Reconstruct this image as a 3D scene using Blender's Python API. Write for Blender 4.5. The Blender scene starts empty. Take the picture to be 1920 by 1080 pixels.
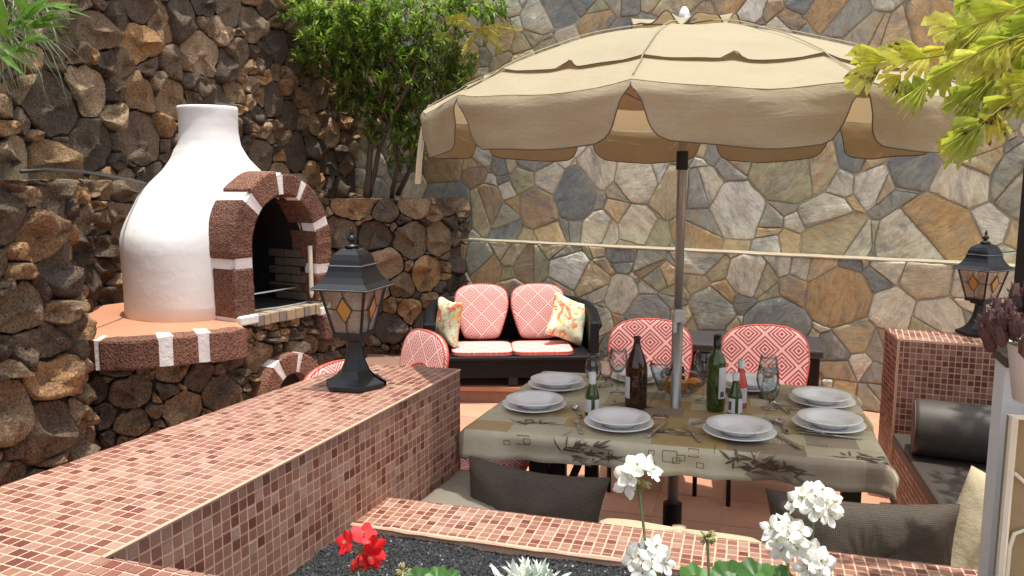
import bpy, bmesh, math, random
import numpy as np
from mathutils import Vector, Matrix, noise
from math import sin, cos, pi, radians as R, sqrt, atan2, exp
random.seed(7)
S = bpy.context.scene
COL = S.collection

# ---------------------------------------------------------------- camera, sky, sun, exposure
F = 1500.0
PITCH = math.atan(205/1500)
CAMZ = 1.70
cd = bpy.data.cameras.new('camera'); cam = bpy.data.objects.new('camera', cd); COL.objects.link(cam)
cam.location = (0, 0, CAMZ); cam.rotation_euler = (pi/2-PITCH, 0, 0)
cd.sensor_width = 36; cd.lens = 36*F/1920; cd.clip_start = .05; cd.clip_end = 500
S.camera = cam
SUN = Vector((.09, -.06, 1)).normalized()
w = bpy.data.worlds.new('World'); S.world = w; w.use_nodes = True
nt = w.node_tree; bg = nt.nodes['Background']
sky = nt.nodes.new('ShaderNodeTexSky'); sky.sky_type = 'NISHITA'; sky.sun_disc = False
sky.sun_elevation = math.asin(SUN.z); sky.sun_rotation = atan2(SUN.x, SUN.y)
hs = nt.nodes.new('ShaderNodeHueSaturation'); hs.inputs['Saturation'].default_value = .42   # thin high cloud: a paler sky
nt.links.new(sky.outputs[0], hs.inputs['Color']); nt.links.new(hs.outputs[0], bg.inputs[0]); sky.dust_density = 3.0; sky.ozone_density = .4; sky.altitude = 50
bg.inputs[1].default_value = .15
ld = bpy.data.lights.new('sun', 'SUN'); ld.energy = 2.6; ld.angle = R(.6); ld.color = (1, .955, .88)
sun = bpy.data.objects.new('sun', ld); COL.objects.link(sun); sun.location = (2, 0, 8)
sun.rotation_euler = SUN.to_track_quat('Z', 'Y').to_euler()
S.view_settings.view_transform = 'Standard'; S.view_settings.look = 'None'
S.view_settings.exposure = .95; S.view_settings.gamma = 1; S.view_settings.use_curve_mapping = False
S.render.engine = 'CYCLES'; S.cycles.max_bounces = 9; S.cycles.transparent_max_bounces = 24
S.cycles.transmission_bounces = 10

# ---------------------------------------------------------------- reading the place: rays of the photograph
SP, CP = sin(PITCH), cos(PITCH)
def ray(x, y):
    a = (x-960)/F; b = (y-540)/F
    return Vector((a, CP-b*SP, -(SP+b*CP)))
def Pz(x, y, z):
    d = ray(x, y); return Vector((0, 0, CAMZ))+d*((z-CAMZ)/d.z)
def PY(x, y, Y):
    d = ray(x, y); return Vector((0, 0, CAMZ))+d*(Y/d.y)
def proj(p):
    q = Vector(p)-Vector((0, 0, CAMZ)); dz = q.y*CP-q.z*SP
    return (960+F*q.x/dz, 540-F*(q.y*SP+q.z*CP)/dz, dz)

# ---------------------------------------------------------------- materials
def newmat(name):
    m = bpy.data.materials.new(name); m.use_nodes = True
    return m, m.node_tree, m.node_tree.nodes['Principled BSDF']
class N:
    """tiny node builder"""
    def __init__(s, nt): s.nt = nt
    def n(s, t, **kw):
        x = s.nt.nodes.new(t)
        for k, v in kw.items(): setattr(x, k, v)
        return x
    def l(s, a, b): s.nt.links.new(a, b)
    def obj(s): return s.n('ShaderNodeTexCoord').outputs['Object']
    def noise(s, vec, sc, det=4, rough=.6, dist=0):
        x = s.n('ShaderNodeTexNoise'); x.inputs['Scale'].default_value = sc; x.inputs['Detail'].default_value = det
        x.inputs['Roughness'].default_value = rough; x.inputs['Distortion'].default_value = dist
        if vec is not None: s.l(vec, x.inputs['Vector'])
        return x.outputs['Fac']
    def voro(s, vec, sc, feat='F1'):
        x = s.n('ShaderNodeTexVoronoi'); x.feature = feat; x.inputs['Scale'].default_value = sc
        if vec is not None: s.l(vec, x.inputs['Vector'])
        return x
    def ramp(s, fac, stops, interp='LINEAR'):
        x = s.n('ShaderNodeValToRGB'); r = x.color_ramp; r.interpolation = interp
        while len(r.elements) < len(stops): r.elements.new(.5)
        for e, (p, c) in zip(r.elements, stops):
            e.position = p; e.color = (c, c, c, 1) if isinstance(c, (int, float)) else (*c, 1)
        s.l(fac, x.inputs[0]); return x.outputs[0]
    def mix(s, fac, a, b, mode='MIX'):
        x = s.n('ShaderNodeMix'); x.data_type = 'RGBA'; x.blend_type = mode
        for sock, v in ((x.inputs[0], fac), (x.inputs[6], a), (x.inputs[7], b)):
            if isinstance(v, (int, float)): sock.default_value = v
            elif isinstance(v, tuple): sock.default_value = (*v, 1)
            else: s.l(v, sock)
        return x.outputs[2]
    def math(s, op, a, b=None, c=None):
        x = s.n('ShaderNodeMath'); x.operation = op
        for i, v in enumerate((a, b, c)):
            if v is None: continue
            if isinstance(v, (int, float)): x.inputs[i].default_value = v
            else: s.l(v, x.inputs[i])
        return x.outputs[0]
    def vmath(s, op, a, b):
        x = s.n('ShaderNodeVectorMath'); x.operation = op
        for i, v in enumerate((a, b)):
            if isinstance(v, tuple): x.inputs[i].default_value = v
            else: s.l(v, x.inputs[i])
        return x.outputs[0]
    def bump(s, h, strength, dist, bsdf, prev=None):
        x = s.n('ShaderNodeBump'); x.inputs['Strength'].default_value = strength; x.inputs['Distance'].default_value = dist
        s.l(h, x.inputs['Height'])
        if prev is not None: s.l(prev, x.inputs['Normal'])
        if bsdf is not None: s.l(x.outputs[0], bsdf.inputs['Normal'])
        return x.outputs[0]
def simple(name, col, rough=.6, metal=0, var=.12, vs=20, bs=0, bd=.002, bsc=60, spec=.5, rnd=0):
    m, nt, b = newmat(name); n = N(nt)
    b.inputs['Roughness'].default_value = rough; b.inputs['Metallic'].default_value = metal
    b.inputs['Specular IOR Level'].default_value = spec
    o = n.obj(); f = n.noise(o, vs, 5)
    c = n.mix(f, tuple(v*(1-var*1.6) for v in col), tuple(min(1, v*(1+var*1.6)) for v in col))
    if rnd:
        oi = n.n('ShaderNodeObjectInfo').outputs['Random']
        k = n.math('MULTIPLY_ADD', oi, rnd*2, 1-rnd)
        c = n.mix(1.0, c, n.n('ShaderNodeCombineColor').outputs[0], 'MULTIPLY') if False else n.vmath('MULTIPLY', c, n.vmath('MULTIPLY', (1, 1, 1), k))
    n.l(c, b.inputs['Base Color'])
    if bs: n.bump(n.noise(o, bsc, 5), bs, bd, b)
    return m

def lava_mat():
    m, nt, b = newmat('lava_stone'); n = N(nt)
    oi = n.n('ShaderNodeObjectInfo').outputs['Random']
    off = n.vmath('MULTIPLY', (37., 53., 71.), oi)
    v = n.vmath('ADD', n.obj(), off)
    base = n.ramp(oi, [(0, (.062, .056, .052)), (.13, (.18, .14, .10)), (.24, (.090, .080, .072)), (.36, (.27, .20, .13)), (.46, (.12, .10, .082)),
                       (.56, (.36, .225, .115)), (.64, (.165, .135, .105)), (.74, (.38, .30, .21)), (.84, (.075, .072, .072)), (.92, (.28, .19, .11)), (1, (.23, .185, .14))], 'CONSTANT')
    base = n.vmath('MULTIPLY', base, (1.34, 1.22, 1.10))
    f1 = n.ramp(n.noise(v, 7, 6, .65), [(.34, 0), (.62, 1)])
    c = n.mix(f1, base, n.mix(.5, base, (.20, .125, .07)))
    f2 = n.ramp(n.noise(n.vmath('ADD', v, (9, 3, 1)), 4.5, 5, .6, .4), [(.55, 0), (.68, 1)])
    c = n.mix(n.math('MULTIPLY', f2, .6), c, (.055, .052, .052))
    f3 = n.noise(v, 85, 8, .82)
    c = n.mix(1.0, c, n.ramp(f3, [(.30, .28), (.46, 1.0), (.56, 1.55), (.70, 2.8)]), 'MULTIPLY')
    pits = n.voro(n.vmath('ADD', v, n.vmath('MULTIPLY', (.02, .02, .02), n.noise(v, 40, 4))), 85).outputs['Distance']
    pmask = n.ramp(pits, [(.14, .12), (.34, 1)])
    pm2 = n.mix(n.ramp(n.noise(v, 9, 3), [(.35, 0), (.6, 1)]), (1., 1., 1.), pmask)
    c = n.mix(1.0, c, pm2, 'MULTIPLY')
    lich = n.ramp(n.noise(n.vmath('ADD', v, (4, 4, 4)), 26, 4, .7), [(.64, 0), (.72, 1)])
    c = n.mix(n.math('MULTIPLY', lich, .35), c, (.42, .39, .33))
    n.l(c, b.inputs['Base Color']); b.inputs['Roughness'].default_value = .93; b.inputs['Specular IOR Level'].default_value = .25
    h1 = n.bump(n.noise(v, 18, 9, .78), 1, .05, None)
    h2 = n.bump(pits, .8, .006, None, h1)
    n.bump(n.noise(v, 130, 4, .7), .9, .004, b, h2)
    return m
def flag_mat():
    m, nt, b = newmat('flagstone'); n = N(nt)
    oi = n.n('ShaderNodeObjectInfo').outputs['Random']
    off = n.vmath('MULTIPLY', (31., 47., 67.), oi)
    rot = n.n('ShaderNodeVectorRotate'); rot.rotation_type = 'AXIS_ANGLE'
    rot.inputs['Axis'].default_value = (.5, .87, 0)
    n.l(n.vmath('ADD', n.obj(), off), rot.inputs['Vector']); n.l(n.math('MULTIPLY', oi, 97), rot.inputs['Angle'])
    v = rot.outputs[0]; vs = n.vmath('MULTIPLY', v, (1, 1, 2.3))
    base = n.ramp(n.math('FRACT', n.math('MULTIPLY', oi, 7.31)), [(0, (.50, .42, .24)), (.10, (.33, .34, .27)), (.19, (.68, .63, .47)), (.28, (.20, .225, .22)), (.36, (.48, .31, .14)),
                       (.45, (.60, .57, .44)), (.54, (.38, .36, .21)), (.63, (.62, .46, .25)), (.72, (.29, .30, .27)), (.80, (.47, .40, .26)), (.88, (.72, .70, .58)), (.95, (.36, .25, .15))], 'CONSTANT')
    f1 = n.ramp(n.noise(vs, 3.2, 6, .62, .9), [(.38, 0), (.62, 1)])
    c = n.mix(n.math('MULTIPLY', f1, .8), base, n.mix(.35, n.mix(1.0, base, (.70, .72, .74), 'MULTIPLY'), (.66, .58, .40)))
    rust = n.ramp(n.noise(n.vmath('ADD', vs, (7, 5, 3)), 2.4, 6, .68, 1.2), [(.52, 0), (.68, 1)])
    c = n.mix(n.math('MULTIPLY', rust, .42), c, (.46, .27, .11))
    blue = n.ramp(n.noise(n.vmath('ADD', vs, (17, 1, 9)), 2.6, 6, .68, .9), [(.53, 0), (.67, 1)])
    c = n.mix(n.math('MULTIPLY', blue, .68), c, (.16, .19, .20))
    c = n.vmath('MULTIPLY', c, (1.10, 1.12, 1.14)); vein = n.ramp(n.noise(vs, 8, 10, .82, 1.1), [(.30, .45), (.44, .88), (.55, 1.08), (.72, 1.4)])
    c = n.mix(1.0, c, vein, 'MULTIPLY')
    n.l(c, b.inputs['Base Color']); b.inputs['Roughness'].default_value = .85; b.inputs['Specular IOR Level'].default_value = .3
    h1 = n.bump(n.noise(vs, 9, 8, .68, .8), 1, .022, None)
    n.bump(n.noise(v, 60, 6, .7), .7, .004, b, h1)
    return m
def pumice_mat(name, col, sc=1.0):
    m, nt, b = newmat(name); n = N(nt); o = n.obj()
    vo = n.voro(o, 95*sc); d = vo.outputs['Distance']
    f = n.noise(o, 5, 4)
    c = n.mix(f, tuple(v*.75 for v in col), tuple(v*1.3 for v in col))
    c = n.mix(1.0, c, n.ramp(d, [(.12, .22), (.5, 1.25)]), 'MULTIPLY')
    c = n.mix(n.ramp(n.noise(o, 120, 3), [(.6, 0), (.75, .35)]), c, (.42, .26, .19))
    n.l(c, b.inputs['Base Color']); b.inputs['Roughness'].default_value = .95; b.inputs['Specular IOR Level'].default_value = .2
    h = n.bump(d, 1, .009, None); n.bump(n.noise(o, 40, 6, .7), 1, .012, b, h)
    return m
def tile_mat(name, col):
    m, nt, b = newmat(name); n = N(nt); o = n.obj()
    geo = n.n('ShaderNodeNewGeometry').outputs['Position']
    f = n.noise(geo, 90, 5, .7); f2 = n.noise(geo, 3.1, 3)
    c = n.mix(f, tuple(v*.72 for v in col), tuple(min(1, v*1.28) for v in col))
    c = n.mix(n.math('MULTIPLY', n.ramp(f2, [(.5, 0), (.75, .6)]), .5), c, (.40, .27, .22))
    n.l(c, b.inputs['Base Color']); b.inputs['Roughness'].default_value = .42; b.inputs['Specular IOR Level'].default_value = .3
    n.bump(f, .4, .0012, b)
    return m
def diamond_mat(name, cell, bands, red, pale, duty=.5):
    """concentric diamonds woven in the cushion cover, in the cushion's own x-z plane"""
    m, nt, b = newmat(name); n = N(nt)
    sep = n.n('ShaderNodeSeparateXYZ'); n.l(n.obj(), sep.inputs[0])
    x, z = sep.outputs[0], sep.outputs[2]
    yv = sep.outputs[1]; z = n.math('ADD', z, yv)
    k = .7071/cell
    u = n.math('MULTIPLY', n.math('ADD', x, z), k); v = n.math('MULTIPLY', n.math('SUBTRACT', x, z), k)
    fu = n.math('ABSOLUTE', n.math('SUBTRACT', n.math('FRACT', u), .5)); fv = n.math('ABSOLUTE', n.math('SUBTRACT', n.math('FRACT', v), .5))
    mx = n.math('MAXIMUM', fu, fv)
    fr = n.math('FRACT', n.math('MULTIPLY', mx, bands*2))
    st = n.ramp(fr, [(duty-.06, 0), (duty+.06, 1)])
    wv = n.noise(n.obj(), 400, 2)
    c = n.mix(st, red, pale); c = n.mix(1.0, c, n.ramp(wv, [(.3, .8), (.7, 1.15)]), 'MULTIPLY')
    n.l(c, b.inputs['Base Color']); b.inputs['Roughness'].default_value = .9; b.inputs['Specular IOR Level'].default_value = .2
    n.bump(wv, .4, .001, b)
    return m
def canvas_mat(name, col, trans=.35):
    m, nt, b = newmat(name); n = N(nt); o = n.obj()
    f = n.noise(o, 3, 4); c = n.mix(f, tuple(v*.90 for v in col), tuple(v*1.08 for v in col))
    wv = n.noise(o, 350, 2); c = n.mix(1.0, c, n.ramp(wv, [(.3, .9), (.7, 1.06)]), 'MULTIPLY')
    n.l(c, b.inputs['Base Color']); b.inputs['Roughness'].default_value = .85; b.inputs['Specular IOR Level'].default_value = .2
    nb = n.bump(n.noise(n.vmath('MULTIPLY', o, (1, 1, .5)), 4, 2, .5, .4), .7, .03, None); nb = n.bump(n.noise(n.vmath('MULTIPLY', o, (1, 1, 3)), 11, 4, .6, 1.2), .28, .012, None, nb); nb = n.bump(wv, .3, .001, b, nb)
    t = n.n('ShaderNodeBsdfTranslucent'); n.l(n.mix(1.0, c, (1, .86, .70), 'MULTIPLY'), t.inputs[0]); n.l(nb, t.inputs['Normal'])
    mx = n.n('ShaderNodeMixShader'); mx.inputs[0].default_value = trans
    out = nt.nodes['Material Output']; n.l(b.outputs[0], mx.inputs[1]); n.l(t.outputs[0], mx.inputs[2]); n.l(mx.outputs[0], out.inputs[0])
    return m
def leaf_mat(name, c0, c1, c2, trans=.35, rough=.45, edge=None):
    m, nt, b = newmat(name); n = N(nt)
    geo = n.n('ShaderNodeNewGeometry'); oi = n.n('ShaderNodeObjectInfo').outputs['Random']
    rn = n.math('FRACT', n.math('ADD', geo.outputs['Random Per Island'], oi))
    c = n.ramp(rn, [(0, c0), (.5, c1), (1, c2)])
    f = n.noise(n.obj(), 30, 4); c = n.mix(1.0, c, n.ramp(f, [(.3, .75), (.7, 1.2)]), 'MULTIPLY')
    if edge:
        g = n.ramp(n.noise(n.obj(), 22, 5, .7), [(.58, 0), (.66, 1)]); c = n.mix(g, c, edge)
    n.l(c, b.inputs['Base Color']); b.inputs['Roughness'].default_value = rough
    t = n.n('ShaderNodeBsdfTranslucent'); n.l(n.mix(1.0, c, (1.25, 1.3, .7), 'MULTIPLY'), t.inputs[0])
    mx = n.n('ShaderNodeMixShader'); mx.inputs[0].default_value = trans
    out = nt.nodes['Material Output']; n.l(b.outputs[0], mx.inputs[1]); n.l(t.outputs[0], mx.inputs[2]); n.l(mx.outputs[0], out.inputs[0])
    return m
def glass_mat(name, col, rough=0.0, ior=1.45, edge=None, body=0.0):
    """thin glass wall: clear through the middle, denser and more mirror-like towards its edge"""
    m, nt, b = newmat(name); n = N(nt); out = nt.nodes['Material Output']
    lw = n.n('ShaderNodeLayerWeight'); lw.inputs['Blend'].default_value = .5
    e = edge or tuple(v*.55 for v in col)
    tr = n.n('ShaderNodeBsdfTransparent'); n.l(n.mix(n.ramp(lw.outputs['Facing'], [(.35, 0), (.95, 1)]), col, e), tr.inputs[0])
    base = tr.outputs[0]
    if body:
        df = n.n('ShaderNodeBsdfTranslucent'); df.inputs[0].default_value = (*col, 1); d2 = n.n('ShaderNodeBsdfDiffuse'); d2.inputs[0].default_value = (*col, 1)
        a = n.n('ShaderNodeAddShader'); n.l(df.outputs[0], a.inputs[0]); n.l(d2.outputs[0], a.inputs[1])
        mm = n.n('ShaderNodeMixShader'); mm.inputs[0].default_value = body; n.l(base, mm.inputs[1]); n.l(a.outputs[0], mm.inputs[2]); base = mm.outputs[0]
    gl = n.n('ShaderNodeBsdfGlossy'); gl.inputs['Roughness'].default_value = max(rough, .02)
    fr = n.ramp(lw.outputs['Facing'], [(0, .06), (.45, .10), (.75, .32), (1, .85)])
    mx = n.n('ShaderNodeMixShader'); n.l(fr, mx.inputs[0]); n.l(base, mx.inputs[1]); n.l(gl.outputs[0], mx.inputs[2]); n.l(mx.outputs[0], out.inputs[0])
    nt.nodes.remove(b)
    return m
def weave_mat(name, c0, c1, sx, sz, rough=.6, bd=.004):
    m, nt, b = newmat(name); n = N(nt); o = n.obj()
    wx = n.n('ShaderNodeTexWave'); wx.bands_direction = 'X'; wx.inputs['Scale'].default_value = sx; wx.inputs['Distortion'].default_value = .6; n.l(o, wx.inputs['Vector'])
    wz = n.n('ShaderNodeTexWave'); wz.bands_direction = 'Z'; wz.inputs['Scale'].default_value = sz; wz.inputs['Distortion'].default_value = .6; n.l(o, wz.inputs['Vector'])
    h = n.math('MULTIPLY', wx.outputs['Fac'], wz.outputs['Fac'])
    f = n.math('ADD', n.math('MULTIPLY', h, .6), n.math('MULTIPLY', n.noise(n.vmath('MULTIPLY', o, (1, 1, 6)), 40, 4), .5))
    n.l(n.ramp(f, [(.15, c0), (.8, c1)]), b.inputs['Base Color']); b.inputs['Roughness'].default_value = rough
    b.inputs['Specular IOR Level'].default_value = .25
    n.bump(h, .8, bd, b)
    return m
def floral_mat():
    m, nt, b = newmat('floral_print'); n = N(nt); o = n.obj()
    f = n.noise(o, 9, 3, .6, .5); c = n.ramp(f, [(.3, (.62, .66, .36)), (.5, (.80, .80, .58)), (.6, (.50, .62, .42))])
    g = n.ramp(n.noise(n.vmath('ADD', o, (3, 1, 2)), 14, 4, .7, .8), [(.52, 0), (.58, 1)]); c = n.mix(g, c, (.78, .20, .08))
    g = n.ramp(n.noise(n.vmath('ADD', o, (8, 6, 2)), 17, 4, .7, .8), [(.57, 0), (.62, 1)]); c = n.mix(g, c, (.85, .50, .12))
    n.l(c, b.inputs['Base Color']); b.inputs['Roughness'].default_value = .85
    return m
def oilcloth_mat():
    m, nt, b = newmat('patterned_oilcloth'); n = N(nt); o = n.obj()
    br = n.n('ShaderNodeTexBrick'); br.offset = .37; br.offset_frequency = 2; br.squash = 1.5; br.squash_frequency = 3
    n.l(o, br.inputs['Vector']); br.inputs['Scale'].default_value = 4.2; br.inputs['Mortar Size'].default_value = 0.0
    br.inputs['Color1'].default_value = (0, 0, 0, 1); br.inputs['Color2'].default_value = (1, 1, 1, 1); br.inputs['Brick Width'].default_value = .75; br.inputs['Row Height'].default_value = .5
    sp = n.n('ShaderNodeSeparateColor'); n.l(br.outputs[0], sp.inputs[0])
    c = n.ramp(sp.outputs[0], [(0, (.62, .55, .39)), (.2, (.52, .37, .17)), (.36, (.68, .61, .44)), (.52, (.36, .28, .20)), (.64, (.72, .64, .44)), (.78, (.54, .42, .22)), (.9, (.44, .36, .26))], 'CONSTANT')
    c = n.mix(1.0, c, n.ramp(n.noise(o, 6, 4), [(.3, .78), (.7, .98)]), 'MULTIPLY')
    n.l(c, b.inputs['Base Color']); b.inputs['Roughness'].default_value = .5; b.inputs['Specular IOR Level'].default_value = .35
    n.bump(n.noise(o, 9, 4), .5, .012, b)
    return m

M = {}
M['lava'] = lava_mat(); M['flag'] = flag_mat()
M['darkmortar'] = simple('dark_joint', (.035, .028, .022), .95, var=.3, bs=1, bd=.01)
M['mortar'] = simple('sandy_mortar', (.45, .40, .31), .95, var=.2, vs=8, bs=1, bd=.008, bsc=70, spec=.2)
M['ledge'] = simple('cream_mortar_ledge', (.36, .30, .21), .9, var=.15, bs=.8, bd=.004)
M['redpumice'] = pumice_mat('red_pumice', (.165, .082, .058))
M['redpumice2'] = pumice_mat('warm_pumice', (.23, .115, .078))
M['white'] = simple('white_plaster', (.76, .745, .72), .8, var=.09, vs=3, bs=.45, bd=.010, bsc=8, spec=.3)
M['whitem'] = simple('white_joint', (.80, .78, .75), .85, var=.06, vs=9, bs=.8, bd=.006, bsc=40, spec=.3)
M['soot_and_shade'] = simple('soot_and_shade', (.012, .010, .009), .95, var=.3, bs=.6)  # soot of the oven mouth; also painted shade in the wood store arch
M['terra'] = simple('terracotta_slab', (.46, .21, .115), .75, var=.12, vs=6, bs=.3)
M['grout'] = simple('peach_grout', (.58, .375, .265), .9, var=.10, vs=30, bs=.5, bd=.002, spec=.2)
TILEC = [(.21, .068, .050), (.34, .160, .118), (.27, .105, .078), (.38, .200, .150), (.165, .052, .040), (.42, .245, .190), (.30, .130, .100), (.33, .160, .112)]
TILEC = [(c[0]*.80, c[1]*.86, c[2]*.84) for c in TILEC]
TM = [tile_mat('mosaic_tone', c) for c in TILEC]
M['floor'] = simple('floor_tile_clay', (.52, .26, .165), .55, var=.14, vs=5, bs=.3, bd=.002, rnd=.09)
M['floorgap'] = simple('floor_joint', (.50, .30, .22), .9)
M['earth'] = simple('dry_earth', (.10, .065, .045), .95, var=.3, bs=1, bd=.01)
M['gravel'] = simple('black_gravel', (.015, .016, .018), .7, var=.5, vs=90, bs=.6, bd=.002, bsc=200)
M['iron'] = simple('black_lamp_metal', (.008, .009, .011), .42, var=.3, vs=40, bs=.15, bd=.001)
M['irontrim'] = simple('worn_silver_edge', (.16, .17, .18), .45, var=.3)
M['pane'] = glass_mat('clear_pane', (.74, .72, .66), .12, 1.5, (.55, .52, .46), .07)
M['amber'] = glass_mat('amber_pane', (.72, .47, .05), .2, 1.45, (.5, .3, .03), .28)
M['glass'] = glass_mat('drinking_glass', (.93, .95, .95), 0, 1.5, (.30, .34, .34))
M['green'] = glass_mat('green_bottle_glass', (.34, .46, .12), .02, 1.5, (.03, .06, .01), .10)
M['wine'] = simple('dark_wine', (.006, .012, .005), .15)
M['brown'] = glass_mat('brown_bottle_glass', (.30, .11, .035), .03, 1.5, (.03, .01, .005), .10)
M['rose'] = glass_mat('pink_bottle_glass', (.80, .22, .20), .03, 1.5, (.4, .04, .04), .3)
M['label'] = simple('paper_label', (.66, .67, .68), .6, var=.05)
M['ink'] = simple('label_ink', (.10, .10, .11), .6)
M['foil'] = simple('white_foil_cap', (.72, .72, .72), .45)
M['porcelain'] = simple('white_porcelain', (.93, .93, .92), .12, var=.01)
M['steel'] = simple('cutlery_steel', (.62, .60, .57), .22, 1, var=.05)
M['pole'] = simple('grey_aluminium', (.40, .38, .36), .4, .7, var=.05)
M['blackp'] = simple('black_plastic', (.008, .008, .008), .5)
M['bracket'] = simple('pale_bracket', (.55, .55, .53), .4, .3)
M['canvas'] = canvas_mat('khaki_canvas', (.45, .39, .262), .30)
M['piping'] = simple('brown_piping', (.11, .075, .055), .8)
M['diamond'] = diamond_mat('pink_diamond_weave', .118, 4, (.52, .13, .12), (.82, .58, .52), .46)
M['diamondb'] = diamond_mat('red_diamond_weave', .13, 4, (.33, .055, .06), (.78, .46, .41), .5)
M['redpipe'] = simple('red_piping', (.62, .10, .07), .8)
M['wicker'] = weave_mat('black_wicker', (.0015, .002, .003), (.007, .0085, .011), 26, 26, .5)
M['chest'] = weave_mat('dark_brown_resin', (.010, .006, .005), (.028, .020, .018), 3, 30, .45, .003)
M['chestlid'] = simple('dark_grey_resin_lid', (.038, .034, .038), .4, var=.1, bs=.3)
M['pillow'] = weave_mat('charcoal_weave', (.040, .031, .024), (.125, .100, .078), 60, 60, .75, .0008)
M['bolster'] = simple('dark_bolster_fabric', (.046, .036, .029), .55, var=.2, vs=60, bs=.4, bd=.001, bsc=250)
M['beige'] = simple('beige_cover', (.44, .37, .24), .85, var=.08, vs=9, bs=.8, bd=.01, bsc=14)
M['taupe'] = simple('taupe_cover', (.19, .165, .13), .85, var=.08, vs=9, bs=.8, bd=.01, bsc=14)
M['floral'] = floral_mat(); M['cloth'] = oilcloth_mat()
M['print'] = simple('dark_print', (.15, .11, .08), .5); M['printp'] = simple('pale_print', (.52, .47, .38), .5)
M['darkwood'] = simple('dark_wood', (.016, .010, .008), .5, var=.3, vs=15, bs=.3)
M['greywood'] = simple('weathered_wood', (.13, .095, .07), .7, var=.3, vs=20, bs=.5)
M['bark'] = simple('tree_bark', (.13, .09, .06), .9, var=.3, vs=30, bs=1, bd=.01, bsc=50)
M['treeleaf'] = leaf_mat('tree_leaf', (.055, .12, .018), (.14, .24, .04), (.34, .42, .10), .45, .4)
M['palmleaf'] = leaf_mat('fishtail_leaf', (.62, .56, .12), (.36, .44, .09), (.74, .68, .24), .5, .45, (.06, .035, .02))
M['frond'] = leaf_mat('fern_frond', (.35, .33, .04), (.55, .40, .05), (.22, .27, .04), .35)
M['grassleaf'] = leaf_mat('grass_blade', (.08, .13, .05), (.16, .23, .10), (.35, .34, .24), .3)
M['oleander'] = leaf_mat('oleander_leaf', (.09, .20, .025), (.15, .30, .05), (.12, .25, .04), .35)
M['gerleaf'] = leaf_mat('geranium_leaf', (.03, .10, .015), (.06, .16, .025), (.10, .22, .04), .25)
M['gerstem'] = leaf_mat('geranium_stem', (.13, .17, .06), (.18, .22, .08), (.22, .20, .09), .1)
M['petalw'] = leaf_mat('white_petal', (.70, .70, .66), (.74, .74, .71), (.78, .78, .75), .25, .5)
M['petalr'] = leaf_mat('red_petal', (.62, .006, .012), (.72, .012, .018), (.80, .02, .022), .25, .5)
M['bud'] = leaf_mat('flower_bud', (.26, .28, .09), (.36, .33, .14), (.40, .36, .18), .2)
M['redbud'] = leaf_mat('red_bud', (.45, .02, .02), (.55, .03, .02), (.5, .05, .03), .2)
M['silver'] = leaf_mat('silver_leaf', (.46, .52, .48), (.56, .61, .56), (.64, .68, .62), .15, .8)
M['purple'] = leaf_mat('dusky_flower', (.075, .035, .036), (.10, .05, .048), (.13, .065, .06), .2, .8)
M['render'] = simple('white_wall_paint', (.68, .67, .64), .85, var=.05, bs=.6, bd=.003, bsc=60)
M['ochre'] = simple('ochre_panel', (.26, .20, .10), .5, var=.25, vs=5); M['cream'] = simple('cream_trim', (.70, .65, .50), .5)
M['orange'] = simple('orange_peel', (.80, .30, .03), .45, bs=.4, bd=.001, bsc=150)
M['grape'] = simple('dark_grape', (.035, .012, .028), .25); M['hose'] = simple('black_hose', (.02, .02, .02), .5)
M['strap'] = simple('canvas_strap', (.60, .52, .38), .8)
HB = [simple('hearth_brick_tone', c, .85, var=.2, vs=30, bs=.6) for c in ((.30, .22, .14), (.22, .19, .17), (.36, .28, .18), (.26, .16, .10))]

# ---------------------------------------------------------------- object helpers
PM = {}
def thing(name, label, cat, loc=(0, 0, 0), rz=0, group=None):
    o = bpy.data.objects.new(name, None); COL.objects.link(o); o.empty_display_size = .05
    o.location = loc; o.rotation_euler = (0, 0, rz); o['label'] = label; o['category'] = cat
    if group: o['group'] = group
    PM[o.name] = Matrix.Translation(Vector(loc)) @ Matrix.Rotation(rz, 4, 'Z')
    return o
def tag(o, label, cat, group=None):
    o['label'] = label; o['category'] = cat
    if group: o['group'] = group
    return o
def root_of(p):
    while p.parent: p = p.parent
    return p
def link_mesh(name, me, parent=None, kind=None, local=False):
    o = bpy.data.objects.new(name, me); COL.objects.link(o)
    if parent:
        o.parent = parent
    if kind: o['kind'] = kind
    return o
def copy_tree(o, parent=None):
    c = o.copy(); COL.objects.link(c); c.parent = parent
    if parent is None and o.name in PM: PM[c.name] = PM[o.name]
    for ch in list(o.children): copy_tree(ch, c)
    return c
def place(o, loc, rz, label=None, rx=0, ry=0):
    o.location = loc; o.rotation_euler = (rx, ry, rz)
    PM[o.name] = Matrix.Translation(Vector(loc)) @ o.rotation_euler.to_matrix().to_4x4()
    if label: o['label'] = label
    return o

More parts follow.
